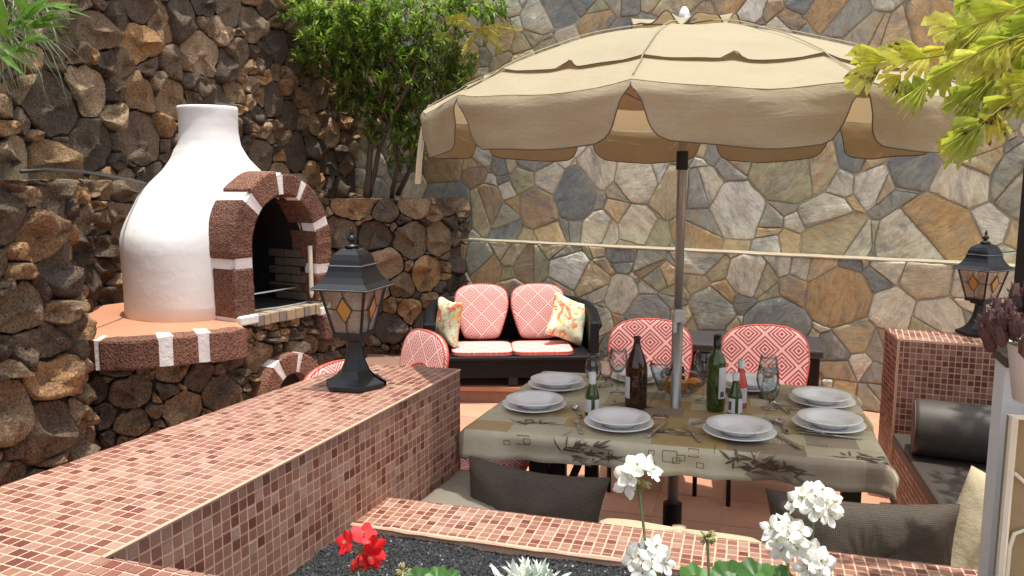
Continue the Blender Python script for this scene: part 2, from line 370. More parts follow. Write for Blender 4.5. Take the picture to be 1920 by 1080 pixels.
class MB:
    def __init__(s): s.v = []; s.f = []; s.m = []
    def add(s, vs, fs, mi=0, T=None):
        k = len(s.v)
        for p in vs:
            p = Vector(p); s.v.append(T @ p if T is not None else p)
        for q in fs: s.f.append(tuple(i+k for i in q)); s.m.append(mi)
        return s
    def box(s, c, d, rz=0, mi=0, T=None, bev=0):
        x, y, z = d[0]/2, d[1]/2, d[2]/2
        M4 = Matrix.Translation(Vector(c)) @ Matrix.Rotation(rz, 4, 'Z')
        if T is not None: M4 = T @ M4
        if not bev:
            vs = [(a*x, b*y, e*z) for a in (-1, 1) for b in (-1, 1) for e in (-1, 1)]
            fs = [(0, 1, 3, 2), (4, 6, 7, 5), (0, 4, 5, 1), (2, 3, 7, 6), (0, 2, 6, 4), (1, 5, 7, 3)]
            return s.add(vs, fs, mi, M4)
        bm = bmesh.new(); bmesh.ops.create_cube(bm, size=1)
        for v in bm.verts: v.co = Vector((v.co.x*d[0], v.co.y*d[1], v.co.z*d[2]))
        bmesh.ops.bevel(bm, geom=bm.edges[:], offset=bev, segments=2, profile=.6, affect='EDGES')
        bm.verts.index_update()
        s.add([v.co.copy() for v in bm.verts], [[v.index for v in f.verts] for f in bm.faces], mi, M4); bm.free()
        return s
    def prism(s, poly, z0, z1, mi=0, mtop=None, T=None):
        n = len(poly)
        a = sum(poly[i][0]*poly[(i+1) % n][1]-poly[(i+1) % n][0]*poly[i][1] for i in range(n))
        if a < 0: poly = poly[::-1]
        vs = [(p[0], p[1], z0) for p in poly]+[(p[0], p[1], z1) for p in poly]
        s.add(vs, [(i, (i+1) % n, n+(i+1) % n, n+i) for i in range(n)]+[tuple(range(n))[::-1]], mi, T)
        s.add([(p[0], p[1], z1) for p in poly], [tuple(range(n))], mi if mtop is None else mtop, T)
        return s
    def tube(s, pts, rad, seg=8, mi=0, T=None, cap=True):
        pts = [Vector(p) for p in pts]; n = len(pts)
        if isinstance(rad, (int, float)): rad = [rad]*n
        vs = []; up = None
        for i, p in enumerate(pts):
            t = (pts[min(i+1, n-1)]-pts[max(i-1, 0)])
            t = t.normalized() if t.length > 1e-9 else Vector((0, 0, 1))
            if up is None: up = Vector((0, 0, 1)) if abs(t.z) < .9 else Vector((1, 0, 0))
            a = t.cross(up)
            a = a.normalized() if a.length > 1e-6 else Vector((1, 0, 0))
            b = a.cross(t).normalized(); up = b
            for k in range(seg):
                th = 2*pi*k/seg; vs.append(p+(a*cos(th)+b*sin(th))*rad[i])
        fs = [(i*seg+k, i*seg+(k+1) % seg, (i+1)*seg+(k+1) % seg, (i+1)*seg+k) for i in range(n-1) for k in range(seg)]
        if cap: fs += [tuple(range(seg))[::-1], tuple((n-1)*seg+k for k in range(seg))]
        return s.add(vs, fs, mi, T)
    def lathe(s, prof, c=(0, 0, 0), seg=32, mi=0, T=None, a0=0, sx=1, sy=1, a1=2*pi):
        full = abs(a1-a0-2*pi) < 1e-6 or a1-a0 > 6.2
        ns = seg if full else seg+1
        vs = []
        for r, z in prof:
            for k in range(ns):
                th = a0+(2*pi if full else (a1-a0))*k/seg; vs.append((c[0]+r*cos(th)*sx, c[1]+r*sin(th)*sy, c[2]+z))
        fs = []
        for i in range(len(prof)-1):
            for k in range(seg):
                k2 = (k+1) % ns
                fs.append((i*ns+k, i*ns+k2, (i+1)*ns+k2, (i+1)*ns+k))
        return s.add(vs, fs, mi, T)
    def build(s, name, mats, parent=None, smooth=False, kind=None, local=False, bevel=0, label=None):
        if not isinstance(mats, (list, tuple)): mats = [mats]
        me = bpy.data.meshes.new(name)
        vs = s.v
        if parent is not None and not local:
            inv = PM[root_of(parent).name].inverted(); vs = [inv @ p for p in vs]
        me.from_pydata([tuple(p) for p in vs], [], s.f)
        for m in mats: me.materials.append(m)
        if len(mats) > 1: me.polygons.foreach_set('material_index', s.m)
        if smooth: me.polygons.foreach_set('use_smooth', [True]*len(me.polygons))
        me.update()
        bm = bmesh.new(); bm.from_mesh(me)
        bmesh.ops.remove_doubles(bm, verts=bm.verts, dist=1e-5)
        if not smooth or smooth == 2: bmesh.ops.recalc_face_normals(bm, faces=bm.faces)
        bm.to_mesh(me); bm.free()
        o = link_mesh(name, me, parent, kind)
        if bevel:
            md = o.modifiers.new('b', 'BEVEL'); md.width = bevel; md.segments = 2; md.limit_method = 'ANGLE'
        if label: o['label'] = label
        return o

# ---------------------------------------------------------------- polygon tools
def clip(poly, nx, ny, c):
    """keep the part with nx*x+ny*y <= c"""
    out = []
    n = len(poly)
    for i in range(n):
        p, q = poly[i], poly[(i+1) % n]
        a = nx*p[0]+ny*p[1]-c; b = nx*q[0]+ny*q[1]-c
        if a <= 0: out.append(p)
        if (a < 0 < b) or (b < 0 < a):
            t = a/(a-b); out.append((p[0]+(q[0]-p[0])*t, p[1]+(q[1]-p[1])*t))
    return out
def clip_convex(poly, cp):
    n = len(cp); ar = sum(cp[i][0]*cp[(i+1) % n][1]-cp[(i+1) % n][0]*cp[i][1] for i in range(n))
    if ar < 0: cp = cp[::-1]
    for i in range(n):
        p, q = cp[i], cp[(i+1) % n]; ex, ey = q[0]-p[0], q[1]-p[1]
        poly = clip(poly, ey, -ex, ey*p[0]-ex*p[1])
        if len(poly) < 3: return []
    return poly
def area(poly):
    n = len(poly); return abs(sum(poly[i][0]*poly[(i+1) % n][1]-poly[(i+1) % n][0]*poly[i][1] for i in range(n)))/2
def inside(p, poly):
    c = False; n = len(poly)
    for i in range(n):
        a, b = poly[i], poly[(i+1) % n]
        if (a[1] > p[1]) != (b[1] > p[1]) and p[0] < (b[0]-a[0])*(p[1]-a[1])/(b[1]-a[1])+a[0]: c = not c
    return c
def stone_cells(W, H, radii, rnd, squash=1.0, tight=.9):
    """power diagram of stones of mixed size filling W x H; returns polygons"""
    pts = np.zeros((0, 3))
    for r, tries in radii:
        for _ in range(tries):
            rr = r*rnd.uniform(.85, 1.15)
            p = np.array([rnd.uniform(-.02, W+.02), rnd.uniform(-.02, H+.02), rr])
            if len(pts):
                d = np.hypot(pts[:, 0]-p[0], (pts[:, 1]-p[1])*squash)
                if (d < tight*(pts[:, 2]+rr)).any(): continue
            pts = np.vstack([pts, p])
    out = []
    for i, (x, y, r) in enumerate(pts):
        d = np.hypot(pts[:, 0]-x, (pts[:, 1]-y)*squash); idx = np.argsort(d)[1:26]
        poly = [(max(0, x-3.5*r), max(0, (y-3.5*r))), (min(W, x+3.5*r), max(0, y-3.5*r)), (min(W, x+3.5*r), min(H, y+3.5*r)), (max(0, x-3.5*r), min(H, y+3.5*r))]
        for j in idx:
            qx, qy, qr = pts[j]
            nx, ny = 2*(qx-x), 2*(qy-y)*squash*squash
            c = (qx*qx+qy*qy*squash**2-qr*qr)-(x*x+y*y*squash**2-r*r)
            poly = clip(poly, nx, ny, c)
            if len(poly) < 3: break
        if len(poly) >= 3 and area(poly) > .0004: out.append(poly)
    return out
def chaikin(poly, q, it):
    for _ in range(it):
        o = []
        n = len(poly)
        for i in range(n):
            a, b = poly[i], poly[(i+1) % n]
            o.append((a[0]+(b[0]-a[0])*q, a[1]+(b[1]-a[1])*q)); o.append((a[0]+(b[0]-a[0])*(1-q), a[1]+(b[1]-a[1])*(1-q)))
        poly = o
    return poly
def resample(poly, n):
    L = [0]; m = len(poly)
    for i in range(m):
        a, b = poly[i], poly[(i+1) % m]; L.append(L[-1]+math.hypot(b[0]-a[0], b[1]-a[1]))
    out = []; j = 0
    for k in range(n):
        t = L[-1]*k/n
        while L[j+1] < t: j += 1
        a, b = poly[j % m], poly[(j+1) % m]; s = (t-L[j])/max(1e-9, L[j+1]-L[j])
        out.append((a[0]+(b[0]-a[0])*s, a[1]+(b[1]-a[1])*s))
    return out
class Path:
    """a wall line in plan; maps (s, z, d) to space, d = distance out of the face (to the right of the walking direction)"""
    def __init__(s, pts):
        s.p = [Vector((a, b)) for a, b in pts]; s.L = [0]
        for a, b in zip(s.p, s.p[1:]): s.L.append(s.L[-1]+(b-a).length)
        seg = [(b-a).normalized() for a, b in zip(s.p, s.p[1:])]
        s.n = []
        for i in range(len(s.p)):
            t = (seg[max(0, i-1)]+seg[min(i, len(seg)-1)]).normalized(); s.n.append(Vector((t.y, -t.x)))
        s.len = s.L[-1]
    def at(s, u, z, d=0):
        u = min(max(u, 0), s.len); i = 0
        while i < len(s.L)-2 and s.L[i+1] < u: i += 1
        t = (u-s.L[i])/(s.L[i+1]-s.L[i]); p = s.p[i].lerp(s.p[i+1], t)
        nn = s.n[i].lerp(s.n[i+1], t).normalized(); p = p+nn*d
        return Vector((p.x, p.y, z))
def stone_mesh(poly, path, z0, style, rnd, h, gap, lean=0):
    cx = sum(p[0] for p in poly)/len(poly); cy = sum(p[1] for p in poly)/len(poly)
    size = sqrt(area(poly))
    if style == 'lava':
        o = resample(chaikin(chaikin(poly, .13, 1), .2, 1), 26); prof = [(1.0, -.6), (1.0, .1), (.975, .48), (.92, .76), (.80, .93), (.62, 1.0), (.40, 1.02), (.18, 1.0)]
    else:
        o = resample(chaikin(poly, .02, 1), 44); prof = [(1.0, -.9), (1.0, .45), (.985, .8), (.93, 1.0), (.75, 1.0), (.5, 1.02), (.25, 1.0)]
    seed = rnd.random()*100; tilt = (rnd.uniform(-.35, .35), rnd.uniform(-.35, .35)) if style == 'lava' else (rnd.uniform(-.025, .025), rnd.uniform(-.035, .03))
    out = []
    for x, y in o:
        dx, dy = x-cx, y-cy; r = math.hypot(dx, dy)+1e-9
        wob = noise.noise(Vector((x*14, y*14, seed)))*(.10 if style == 'lava' else .035)*size*1.2+noise.noise(Vector((x*45, y*45, seed)))*(.012 if style == 'lava' else .007)
        k = max(.3, (r-gap+min(0, wob))/r); out.append((dx*k, dy*k))
    vs = []; n = len(out)
    hh = h*rnd.uniform(.6, 1.3)
    planes = []
    if style == 'lava':
        for _ in range(rnd.randint(2, 4)):
            an = rnd.uniform(0, 6.28); sl = rnd.uniform(.35, 1.0); planes.append((cos(an)*sl, sin(an)*sl, hh*rnd.uniform(1.0, 1.25)+0*size))
    for f, e in prof:
        for dx, dy in out:
            x, y = cx+dx*f, cy+dy*f
            d = hh*e
            if e > 0:
                if style == 'lava':
                    q = Vector((x, y, seed))
                    d += e*(noise.noise(q*6)*.45+noise.noise(q*15)*.35+noise.noise(q*36)*.25)*hh + (dx*tilt[0]+dy*tilt[1])*min(1, e*1.4)
                    for pa, pb_, pc_ in planes: d = min(d, pc_-(dx*pa+dy*pb_)+noise.noise(q*25)*.006)
                    d = max(d, -.02)
                else:
                    q = Vector((x, y, seed)); d += (noise.noise(q*8)*.5+noise.noise(q*22)*.3)*hh*.45+(dx*tilt[0]+dy*tilt[1])
            vs.append(path.at(x, z0+y, d))
    vs.append(path.at(cx, z0+cy, hh))
    fs = [(i*n+k, i*n+(k+1) % n, (i+1)*n+(k+1) % n, (i+1)*n+k) for i in range(len(prof)-1) for k in range(n)]
    c = len(vs)-1; b = (len(prof)-1)*n
    fs += [(b+k, b+(k+1) % n, c) for k in range(n)]
    mb = MB(); mb.add(vs, fs); return mb
def stone_wall(name, label, cat, pts, z0, z1, radii, style, seed, h=.05, gap=.008, squash=1.15, thick=.3, core=None, mask=None, top=None, back=.035, piece='stone', ztop=None):
    rnd = random.Random(seed)
    path = Path(pts); t = thing(name, label, cat, (pts[0][0], pts[0][1], z0))
    W, H = path.len, z1-z0
    mb = MB(); n = max(2, int(W/.12)); nz = 1
    dd = -back
    for i in range(n):
        u0, u1 = W*i/n, W*(i+1)/n
        za = z1-(.03 if style == 'lava' else .0)
        a, b, c, d = path.at(u0, z0, dd), path.at(u1, z0, dd), path.at(u1, za, dd), path.at(u0, za, dd)
        a2, b2, c2, d2 = path.at(u0, z0, dd-thick), path.at(u1, z0, dd-thick), path.at(u1, za, dd-thick), path.at(u0, za, dd-thick)
        mb.add([a, b, c, d, a2, b2, c2, d2], [(0, 1, 2, 3), (3, 2, 6, 7), (5, 4, 7, 6)]+([(4, 0, 3, 7)] if i == 0 else [])+([(1, 5, 6, 2)] if i == n-1 else []))
    mb.build('core', core or M['darkmortar'], t)
    cells = stone_cells(W, H, radii, rnd, squash, .50 if style == 'flag' else .76)
    if style == 'flag':            # split flags: broken, sharp cornered slabs
        out = []
        for poly in cells:
            if area(poly) > .035 and rnd.random() < .55:
                cx = sum(p[0] for p in poly)/len(poly); cy = sum(p[1] for p in poly)/len(poly); an = rnd.uniform(0, pi)
                nx, ny = cos(an), sin(an); c = nx*cx+ny*cy+rnd.uniform(-.25, .25)*sqrt(area(poly))
                out += [q for q in (clip(poly, nx, ny, c), clip(poly, -nx, -ny, -c)) if len(q) > 2 and area(q) > .002]
            else: out.append(poly)
        cells = out
    cnt = 0
    for poly in cells:
        cx = sum(p[0] for p in poly)/len(poly); cy = sum(p[1] for p in poly)/len(poly)
        if mask and not mask(cx, z0+cy): continue
        x, y, dz = proj(path.at(cx, z0+cy, 0))
        if dz < .2 or x < -260 or x > 2160 or y < -260 or y > 1300: continue
        stone_mesh(poly, path, z0, style, rnd, h, gap*rnd.uniform(.6, 1.5)).build(piece, M['lava'] if style == 'lava' else M['flag'], t, smooth=True); cnt += 1
    print(name, 'stones', cnt)
    return t, path
# ================================================================ THE SETTING
T = .030                                    # pitch of the glass mosaic
def xy(p): return (p.x, p.y)
# floor of the patio
mb = MB(); mb.prism([(-9, -6), (9, -6), (9, 14), (-9, 14)], -.30, -.003); o = mb.build('ground', M['floorgap']); o['kind'] = 'structure'
floor = bpy.data.objects.new('patio_floor', None); COL.objects.link(floor); floor['kind'] = 'structure'; PM[floor.name] = Matrix()
fa = R(-17); FT = .335
ft = MB(); ft.box((0, 0, -.006), (FT-.0035, FT-.0035, .012), bev=.002)
fme = None
for i in range(-16, 17):
    for j in range(-14, 15):
        c = Vector((.7+(i*cos(fa)-j*sin(fa))*FT, 4.4+(i*sin(fa)+j*cos(fa))*FT, 0))
        px, py, dz = proj(c)
        if dz < 1 or not (640 < px < 1800) or py < 660 or c.y < 2.3 or c.y > 7.4: continue
        if fme is None:
            o = ft.build('floor_tile', M['floor'], floor, local=True); fme = o.data
        else: o = link_mesh('floor_tile', fme, floor)
        o.location = (c.x, c.y, 0); o.rotation_euler = (random.uniform(-.002, .002), random.uniform(-.002, .002), fa)

# mosaic surfaces ------------------------------------------------------------
TC = [c*.0+1 for c in range(1)]
def tile_unit():
    a, b, h = .0127, .0119, .0014
    vs = [(-a, -a, 0), (a, -a, 0), (a, a, 0), (-a, a, 0), (-a, -a, h*.6), (a, -a, h*.6), (a, a, h*.6), (-a, a, h*.6), (-b, -b, h), (b, -b, h), (b, b, h), (-b, b, h)]
    fs = [(0, 1, 5, 4), (1, 2, 6, 5), (2, 3, 7, 6), (3, 0, 4, 7), (4, 5, 9, 8), (5, 6, 10, 9), (6, 7, 11, 10), (7, 4, 8, 11), (8, 9, 10, 11)]
    return vs, fs
TV, TF = tile_unit(); TME = []
for m in TM:
    me = bpy.data.meshes.new('mosaic_tile'); me.from_pydata(TV, [], TF); me.materials.append(m); me.update(); TME.append(me)
def mosaic(t, faces, seed, nmax=300, weights=(3, 6, 4, 5, 2, 2.4, 4, 4)):
    """faces: (origin, u, v, polygon in u,v) ; the biggest tiles in the photograph are parts, the rest one part"""
    rnd = random.Random(seed); cand = []; stuff = MB(); inv = PM[t.name].inverted()
    for org, u, v, poly in faces:
        org = Vector(org); u = Vector(u).normalized(); v = Vector(v).normalized(); nrm = u.cross(v).normalized()
        x0, x1 = min(p[0] for p in poly), max(p[0] for p in poly); y0, y1 = min(p[1] for p in poly), max(p[1] for p in poly)
        ca = nrm.dot(Vector((0, 0, CAMZ))-org)
        for i in range(int(math.floor(x0/T)), int(math.ceil(x1/T))):
            for j in range(int(math.floor(y0/T)), int(math.ceil(y1/T))):
                h = .0127; cx, cy = (i+.5)*T+rnd.uniform(-.0007, .0007), (j+.5)*T+rnd.uniform(-.0007, .0007)
                sq = [(cx-h, cy-h), (cx+h, cy-h), (cx+h, cy+h), (cx-h, cy+h)]
                c = clip_convex(sq, poly)
                if len(c) < 3 or area(c) < 1.2e-5: continue
                k = rnd.choices(range(len(TM)), weights)[0]
                Mx = Matrix(((u.x, v.x, nrm.x, 0), (u.y, v.y, nrm.y, 0), (u.z, v.z, nrm.z, 0), (0, 0, 0, 1)))
                W = org+u*cx+v*cy; Mx = Matrix.Translation(W) @ Mx @ Matrix.Rotation(rnd.uniform(-.025, .025), 4, 'Z') @ Matrix.Rotation(rnd.uniform(-.012, .012), 4, 'X')
                full = area(c) > .97*4*h*h
                px, py, dz = proj(W)
                vis = full and dz > .2 and -15 < px < 1935 and -15 < py < 1095 and ca > 0
                if vis:
                    q = [proj(org+u*a+v*b)[:2] for a, b in sq]; cand.append((area(q), Mx, k)); continue
                if full: stuff.add(TV, TF, k, Mx)
                else:
                    n = len(c); W3 = [org+u*a+v*b for a, b in c]
                    stuff.add([p for p in W3]+[p+nrm*.0014 for p in W3], [(a, (a+1) % n, n+(a+1) % n, n+a) for a in range(n)]+[tuple(n+a for a in range(n))], k)
    cand.sort(key=lambda a: -a[0])
    for a, Mx, k in cand[:nmax]:
        o = link_mesh('mosaic_tile', TME[k], t); o.matrix_basis = inv @ Mx
    for a, Mx, k in cand[nmax:]: stuff.add(TV, TF, k, Mx)
    if stuff.v:
        me = bpy.data.meshes.new('mosaic_tiles'); me.from_pydata([tuple(inv @ p) for p in stuff.v], [], stuff.f)
        for m in TM: me.materials.append(m)
        me.polygons.foreach_set('material_index', stuff.m); me.update()
        link_mesh('mosaic_tiles', me, t, 'stuff')
ZC = .98
C1, C2 = Pz(190, 1040, ZC), Pz(862, 690, ZC)
FL = Pz(700, 681, ZC); L0 = Pz(0, 910, ZC); L1 = Pz(590, 704, ZC)
ru = (C1-C2).normalized()                      # runs towards the camera along the counter's right edge
rv = Vector((-ru.y, ru.x, 0)); rv = rv if rv.dot(FL-C2) > 0 else -rv
def uvof(p): q = p-C2; return (q.dot(ru), q.dot(rv))
ld_ = (L0-L1).normalized(); LN = L0+ld_*1.0
c1u = uvof(C1)[0]
armd = (Pz(430, 1080, ZC)-C1).normalized()
t = thing('mosaic_counter', 'long low pink mosaic counter running from the front left towards the table', 'counter', (C2.x, C2.y, 0))
f_up = (C2, ru, rv)
if ru.cross(rv).z < 0: topu, topv, sw = rv, ru, True
else: topu, topv, sw = ru, rv, False
def topoly(ps): return [((q[1], q[0]) if sw else q) for q in (uvof(p) for p in ps)]
C1b = C1+ru*.75; CE = C1+armd*1.55; CEb = CE+ru*.36; C1c = C1+ru*.36
body = MB()
body.prism([xy(C2), xy(FL), xy(L1), xy(L0), xy(LN), xy(C1b)], 0, ZC-.004)
body.prism([xy(C1+armd*.001+ru*.002), xy(CE), xy(CEb), xy(C1c)], 0, ZC-.005)
body.build('grout_body', M['grout'], t)
faces = [(C2+Vector((0, 0, -.0042)), topu, topv, topoly([C2, FL, L1, L0, LN, C1b])),
         (C2+Vector((0, 0, -.0042)), topu, topv, topoly([C1, CE, CEb, C1c]))]
nr = Vector((0, 0, 1)).cross(ru)
dn = Vector((0, 0, -1)); out = -rv
# right side face: u runs from C2 to C1, v down ; normal must point out
uu = ru if ru.cross(dn).dot(out) > 0 else -ru
Ls = (C1-C2).length
faces.append((C2+Vector((0, 0, -.012)), uu, dn, [(0, 0), (Ls, 0), (Ls, .66), (0, .66)] if uu == ru else [(-Ls, 0), (0, 0), (0, .66), (-Ls, .66)]))
fe = (FL-C2).normalized(); ue = fe if fe.cross(dn).dot(-ru) > 0 else -fe; Le = (FL-C2).length
faces.append((C2+Vector((0, 0, -.012)), ue, dn, [(0, 0), (Le, 0), (Le, .9), (0, .9)] if ue == fe else [(-Le, 0), (0, 0), (0, .9), (-Le, .9)]))
mosaic(t, faces, 3)
mb = MB(); mb.tube([C2+out*.003+Vector((0, 0, -.006)), C1+out*.003+Vector((0, 0, -.006))], .0028, 6); mb.build('edge_grout', M['grout'], t)

# low planter wall behind the gravel
ZP = .68
A0, A1 = Pz(740, 932, ZP), Pz(1850, 1068, ZP); B0, B1 = Pz(690, 985, ZP), Pz(1300, 1062, ZP)
pu = (A1-A0).normalized(); pv = Vector((-pu.y, pu.x, 0)); wd = abs((B0-A0).dot(pv)); print('planter wall width', wd)
A0 = A0-pu*.10
t = thing('mosaic_planter_wall', 'low wall topped with pink mosaic between the black gravel bed and the cushioned bench', 'low wall', (A0.x, A0.y, 0))
Lp = 2.9; wn = wd; P0 = A0-pv*wn
mb = MB(); mb.prism([xy(A0), xy(A0+pu*Lp), xy(P0+pu*Lp), xy(P0)], 0, ZP-.004); mb.build('grout_body', M['grout'], t)
# trim the left end on the counter's side
cl = [uvof2 for uvof2 in []]
ps = [(0, 0), (Lp, 0), (Lp, wn-.012), (0, wn-.012)]
mosaic(t, [(P0+Vector((0, 0, -.0042)), pu, pv, [(a, b+.012) for a, b in ps]),
           (P0+Vector((0, 0, -.01)), pu, Vector((0, 0, -1)), [(0, 0), (Lp, 0), (Lp, .1), (0, .1)])] , 5)
mb = MB(); pts = [P0+pu*(Lp*i/60)+Vector((0, 0, -.004+random.uniform(-.003, .001)))+pv*random.uniform(-.003, .004) for i in range(61)]
mb.tube(pts, [.0055+random.uniform(-.0015, .0025) for _ in pts], 6); mb.build('rough_mortar_edge', M['grout'], t)

# gravel bed
ZG = .665
bed = [C2+ru*.5, C1, CE+Vector((.2, 0, 0)), P0+pu*Lp, P0-pu*.2+pv*.02]
mb = MB(); nx = 70
gp = MB()
x0, x1, y0, y1 = -1.0, 1.35, 1.05, 2.45
def gz(x, y): return ZG-.012+.010*noise.noise(Vector((x*5, y*5, 2)))+.006*noise.noise(Vector((x*16, y*16, 5)))
G = 60; vs = [(x0+(x1-x0)*i/G, y0+(y1-y0)*j/G) for j in range(G+1) for i in range(G+1)]
inner = [xy(C2+ru*.4-rv*.0), xy(C1), xy(CE), xy(CE+Vector((.5, .6, 0))), xy(P0+pu*Lp), xy(P0-pu*.05)]
def okb(x, y):
    q = Vector((x, y, 0)); return (q-C1).dot(out) > -.004 and (q-P0).dot(pv) < .006 and (q-C1).dot(ru) < .03
fs = []
for j in range(G):
    for i in range(G):
        q = [j*(G+1)+i, j*(G+1)+i+1, (j+1)*(G+1)+i+1, (j+1)*(G+1)+i]
        c = (sum(vs[k][0] for k in q)/4, sum(vs[k][1] for k in q)/4)
        if (Vector((*c, 0))-C1).dot(out) > -.05 and (Vector((*c, 0))-P0).dot(pv) < .05: fs.append(q)
mb.add([(x, y, gz(x, y)) for x, y in vs], fs); o = mb.build('planter_soil', M['gravel'], None, smooth=True); o['kind'] = 'structure'
rnd = random.Random(11); pb = MB()
octv = [(1, 0, 0), (-1, 0, 0), (0, 1, 0), (0, -1, 0), (0, 0, 1), (0, 0, -1)]; octf = [(0, 2, 4), (2, 1, 4), (1, 3, 4), (3, 0, 4), (2, 0, 5), (1, 2, 5), (3, 1, 5), (0, 3, 5)]
npb = 0
while npb < 26000:
    x, y = rnd.uniform(x0, x1), rnd.uniform(1.35, y1)
    if not okb(x, y): continue
    px, py, dz = proj((x, y, ZG))
    if py > 1110 or px < 480 or px > 1700: continue
    npb += 1
    r = rnd.uniform(.0022, .0055) if rnd.random() > .03 else rnd.uniform(.005, .009)
    e = Matrix.Translation((x, y, gz(x, y)+r*.5)) @ Matrix.Rotation(rnd.uniform(0, 6.3), 4, (rnd.random()-.5, rnd.random()-.5, rnd.random()))
    s3 = [r*rnd.uniform(.6, 1.2) for _ in range(3)]
    pb.add([(a*s3[0], b*s3[1], c*s3[2]) for a, b, c in octv], octf, 1 if rnd.random() < .006 else (2 if rnd.random() < .22 else 0), e)
M['pebble2'] = simple('grey_gravel', (.05, .052, .055), .75, var=.3, vs=90); M['pebblew'] = simple('pale_pebble', (.45, .42, .38), .8)
me = bpy.data.meshes.new('gravel'); me.from_pydata([tuple(p) for p in pb.v], [], pb.f)
for m in (M['gravel'], M['pebblew'], M['pebble2']): me.materials.append(m)
me.polygons.foreach_set('material_index', pb.m); me.update(); o = link_mesh('gravel', me, None, 'stuff')

# right mosaic pillar -----------------------------------------------------------
ZR = .877
Q0, Q1, Q2 = Pz(1684, 634, ZR), Pz(1882, 648, ZR), Pz(1660, 614, ZR)
qd = (Q1-Q0).normalized(); Q1 = Q0+qd*1.9; Q3 = Q2+qd*1.9
t = thing('mosaic_pier', 'dark brown mosaic pier with a pale tiled top behind the bench on the right', 'pier', (Q0.x, Q0.y, 0))
mb = MB(); mb.prism([xy(Q0), xy(Q1), xy(Q3), xy(Q2)], 0, ZR-.004); mb.build('grout_body', M['grout'], t)
qs = (Q2-Q0); ql = qs.length; qs.normalize(); qn = Vector((-qd.y, qd.x, 0))
def q2(p): d = p-Q0; return (d.dot(qd), d.dot(qn))
mosaic(t, [(Q0+Vector((0, 0, -.0042)), qd, qn, [q2(Q0), q2(Q1), q2(Q3), q2(Q2)]),
           (Q0+Vector((0, 0, -.012-.87)), qd, Vector((0, 0, 1)), [(.012, 0), (1.9, 0), (1.9, .87), (.012, .87)]),
           (Q2+Vector((0, 0, -.012-.87)), -qs, Vector((0, 0, 1)), [(0, 0), (ql-.008, 0), (ql-.008, .87), (0, .87)])], 9,
       weights=(2, 1.2, 3, 0.7, 5, .3, 2, 2))

# ---------------------------------------------------------------- flagstone wall
k_ = .616
def wy(x, off=0): return 7.64-k_*(x+.458)+off
fn = Vector((-k_, -1, 0)).normalized()
FLAGR = [(.34, 16), (.27, 90), (.21, 260), (.14, 500), (.085, 500)]
FLAGR2 = [(.25, 20), (.21, 110), (.16, 300), (.11, 500), (.065, 500)]
ZL = 1.12
lo, path_lo = stone_wall('flagstone_wall', 'lower band of the beige flagstone wall under the cream ledge', 'wall', [(-.62, wy(-.62)), (4.6, wy(4.6))], .0, ZL, FLAGR2, 'flag', 21,
                h=.018, gap=.0045, squash=1.05, thick=.4, core=M['mortar'], back=-.002, piece='flagstone')
mb = MB(); a = Vector((-.62, wy(-.62), 0)); b = Vector((4.6, wy(4.6), 0)); nn = 60
for i in range(nn):
    p, q = a.lerp(b, i/nn), a.lerp(b, (i+1)/nn)
    z0_, z1_ = ZL+.004*noise.noise(p*5), ZL+.004*noise.noise(q*5)
    o1, o2 = .020+.022*noise.noise(p*6), .020+.022*noise.noise(q*6)
    mb.add([p+fn*o1+Vector((0, 0, z0_-.006)), q+fn*o2+Vector((0, 0, z1_-.006)), q+fn*o2+Vector((0, 0, z1_+.004)), p+fn*o1+Vector((0, 0, z0_+.004)), q-fn*.3+Vector((0, 0, z1_+.012)), p-fn*.3+Vector((0, 0, z0_+.012)), p-fn*.3+Vector((0, 0, z0_-.008)), q-fn*.3+Vector((0, 0, z1_-.008))],
           [(0, 1, 2, 3), (3, 2, 4, 5), (0, 6, 7, 1)])
mb.build('ledge', M['ledge'], lo, smooth=False)
SB = .17
up, path_up = stone_wall('flagstone_wall', 'tall flagstone wall set back above the cream ledge, behind the parasol', 'wall', [(-1.9, wy(-1.9, SB*1.17)), (5.0, wy(5.0, SB*1.17))], ZL-.02, 3.6, FLAGR, 'flag', 22,
                h=.018, gap=.005, squash=1.0, thick=.4, core=M['mortar'], back=-.002, piece='flagstone')

# ---------------------------------------------------------------- lava walls
LR = [(.20, 50), (.155, 260), (.11, 600), (.075, 900), (.05, 700)]
LRs = [(.12, 40), (.095, 250), (.07, 600), (.045, 900), (.03, 600)]
stone_wall('lava_wall', 'rough dark lava stone wall nearest on the left beside the mosaic counter', 'wall', [(-2.25, 1.2), (-2.05, 2.4), (-1.88, 3.38), (-1.93, 3.52), (-2.14, 3.76), (-2.38, 4.2), (-2.55, 4.9), (-2.2, 6.0), (-1.9, 6.95)], .0, 1.70, [(.16, 60), (.13, 260), (.095, 600), (.065, 900), (.04, 700)], 'lava', 31, h=.045, gap=.003, squash=1.25)
stone_wall('lava_wall', 'lower lava stone wall behind the pink chairs, right of the oven', 'wall', [(-1.95, 7.25), (-1.32, 7.15), (-.90, 7.1), (-.80, 7.18), (-.60, 7.46), (-.40, 7.72)], .0, 1.53, [(.19, 60), (.145, 300), (.10, 600), (.07, 800), (.04, 600)], 'lava', 35, h=.05, gap=.003)
stone_wall('lava_wall', 'high retaining wall of brown and black lava stones rising behind the white oven', 'wall', [(-2.9, 1.0), (-2.85, 3.0), (-2.72, 4.6), (-2.35, 6.2), (-1.75, 8.2), (-1.50, 9.0)], 1.5, 3.7, LR, 'lava', 39, h=.05, gap=.003)
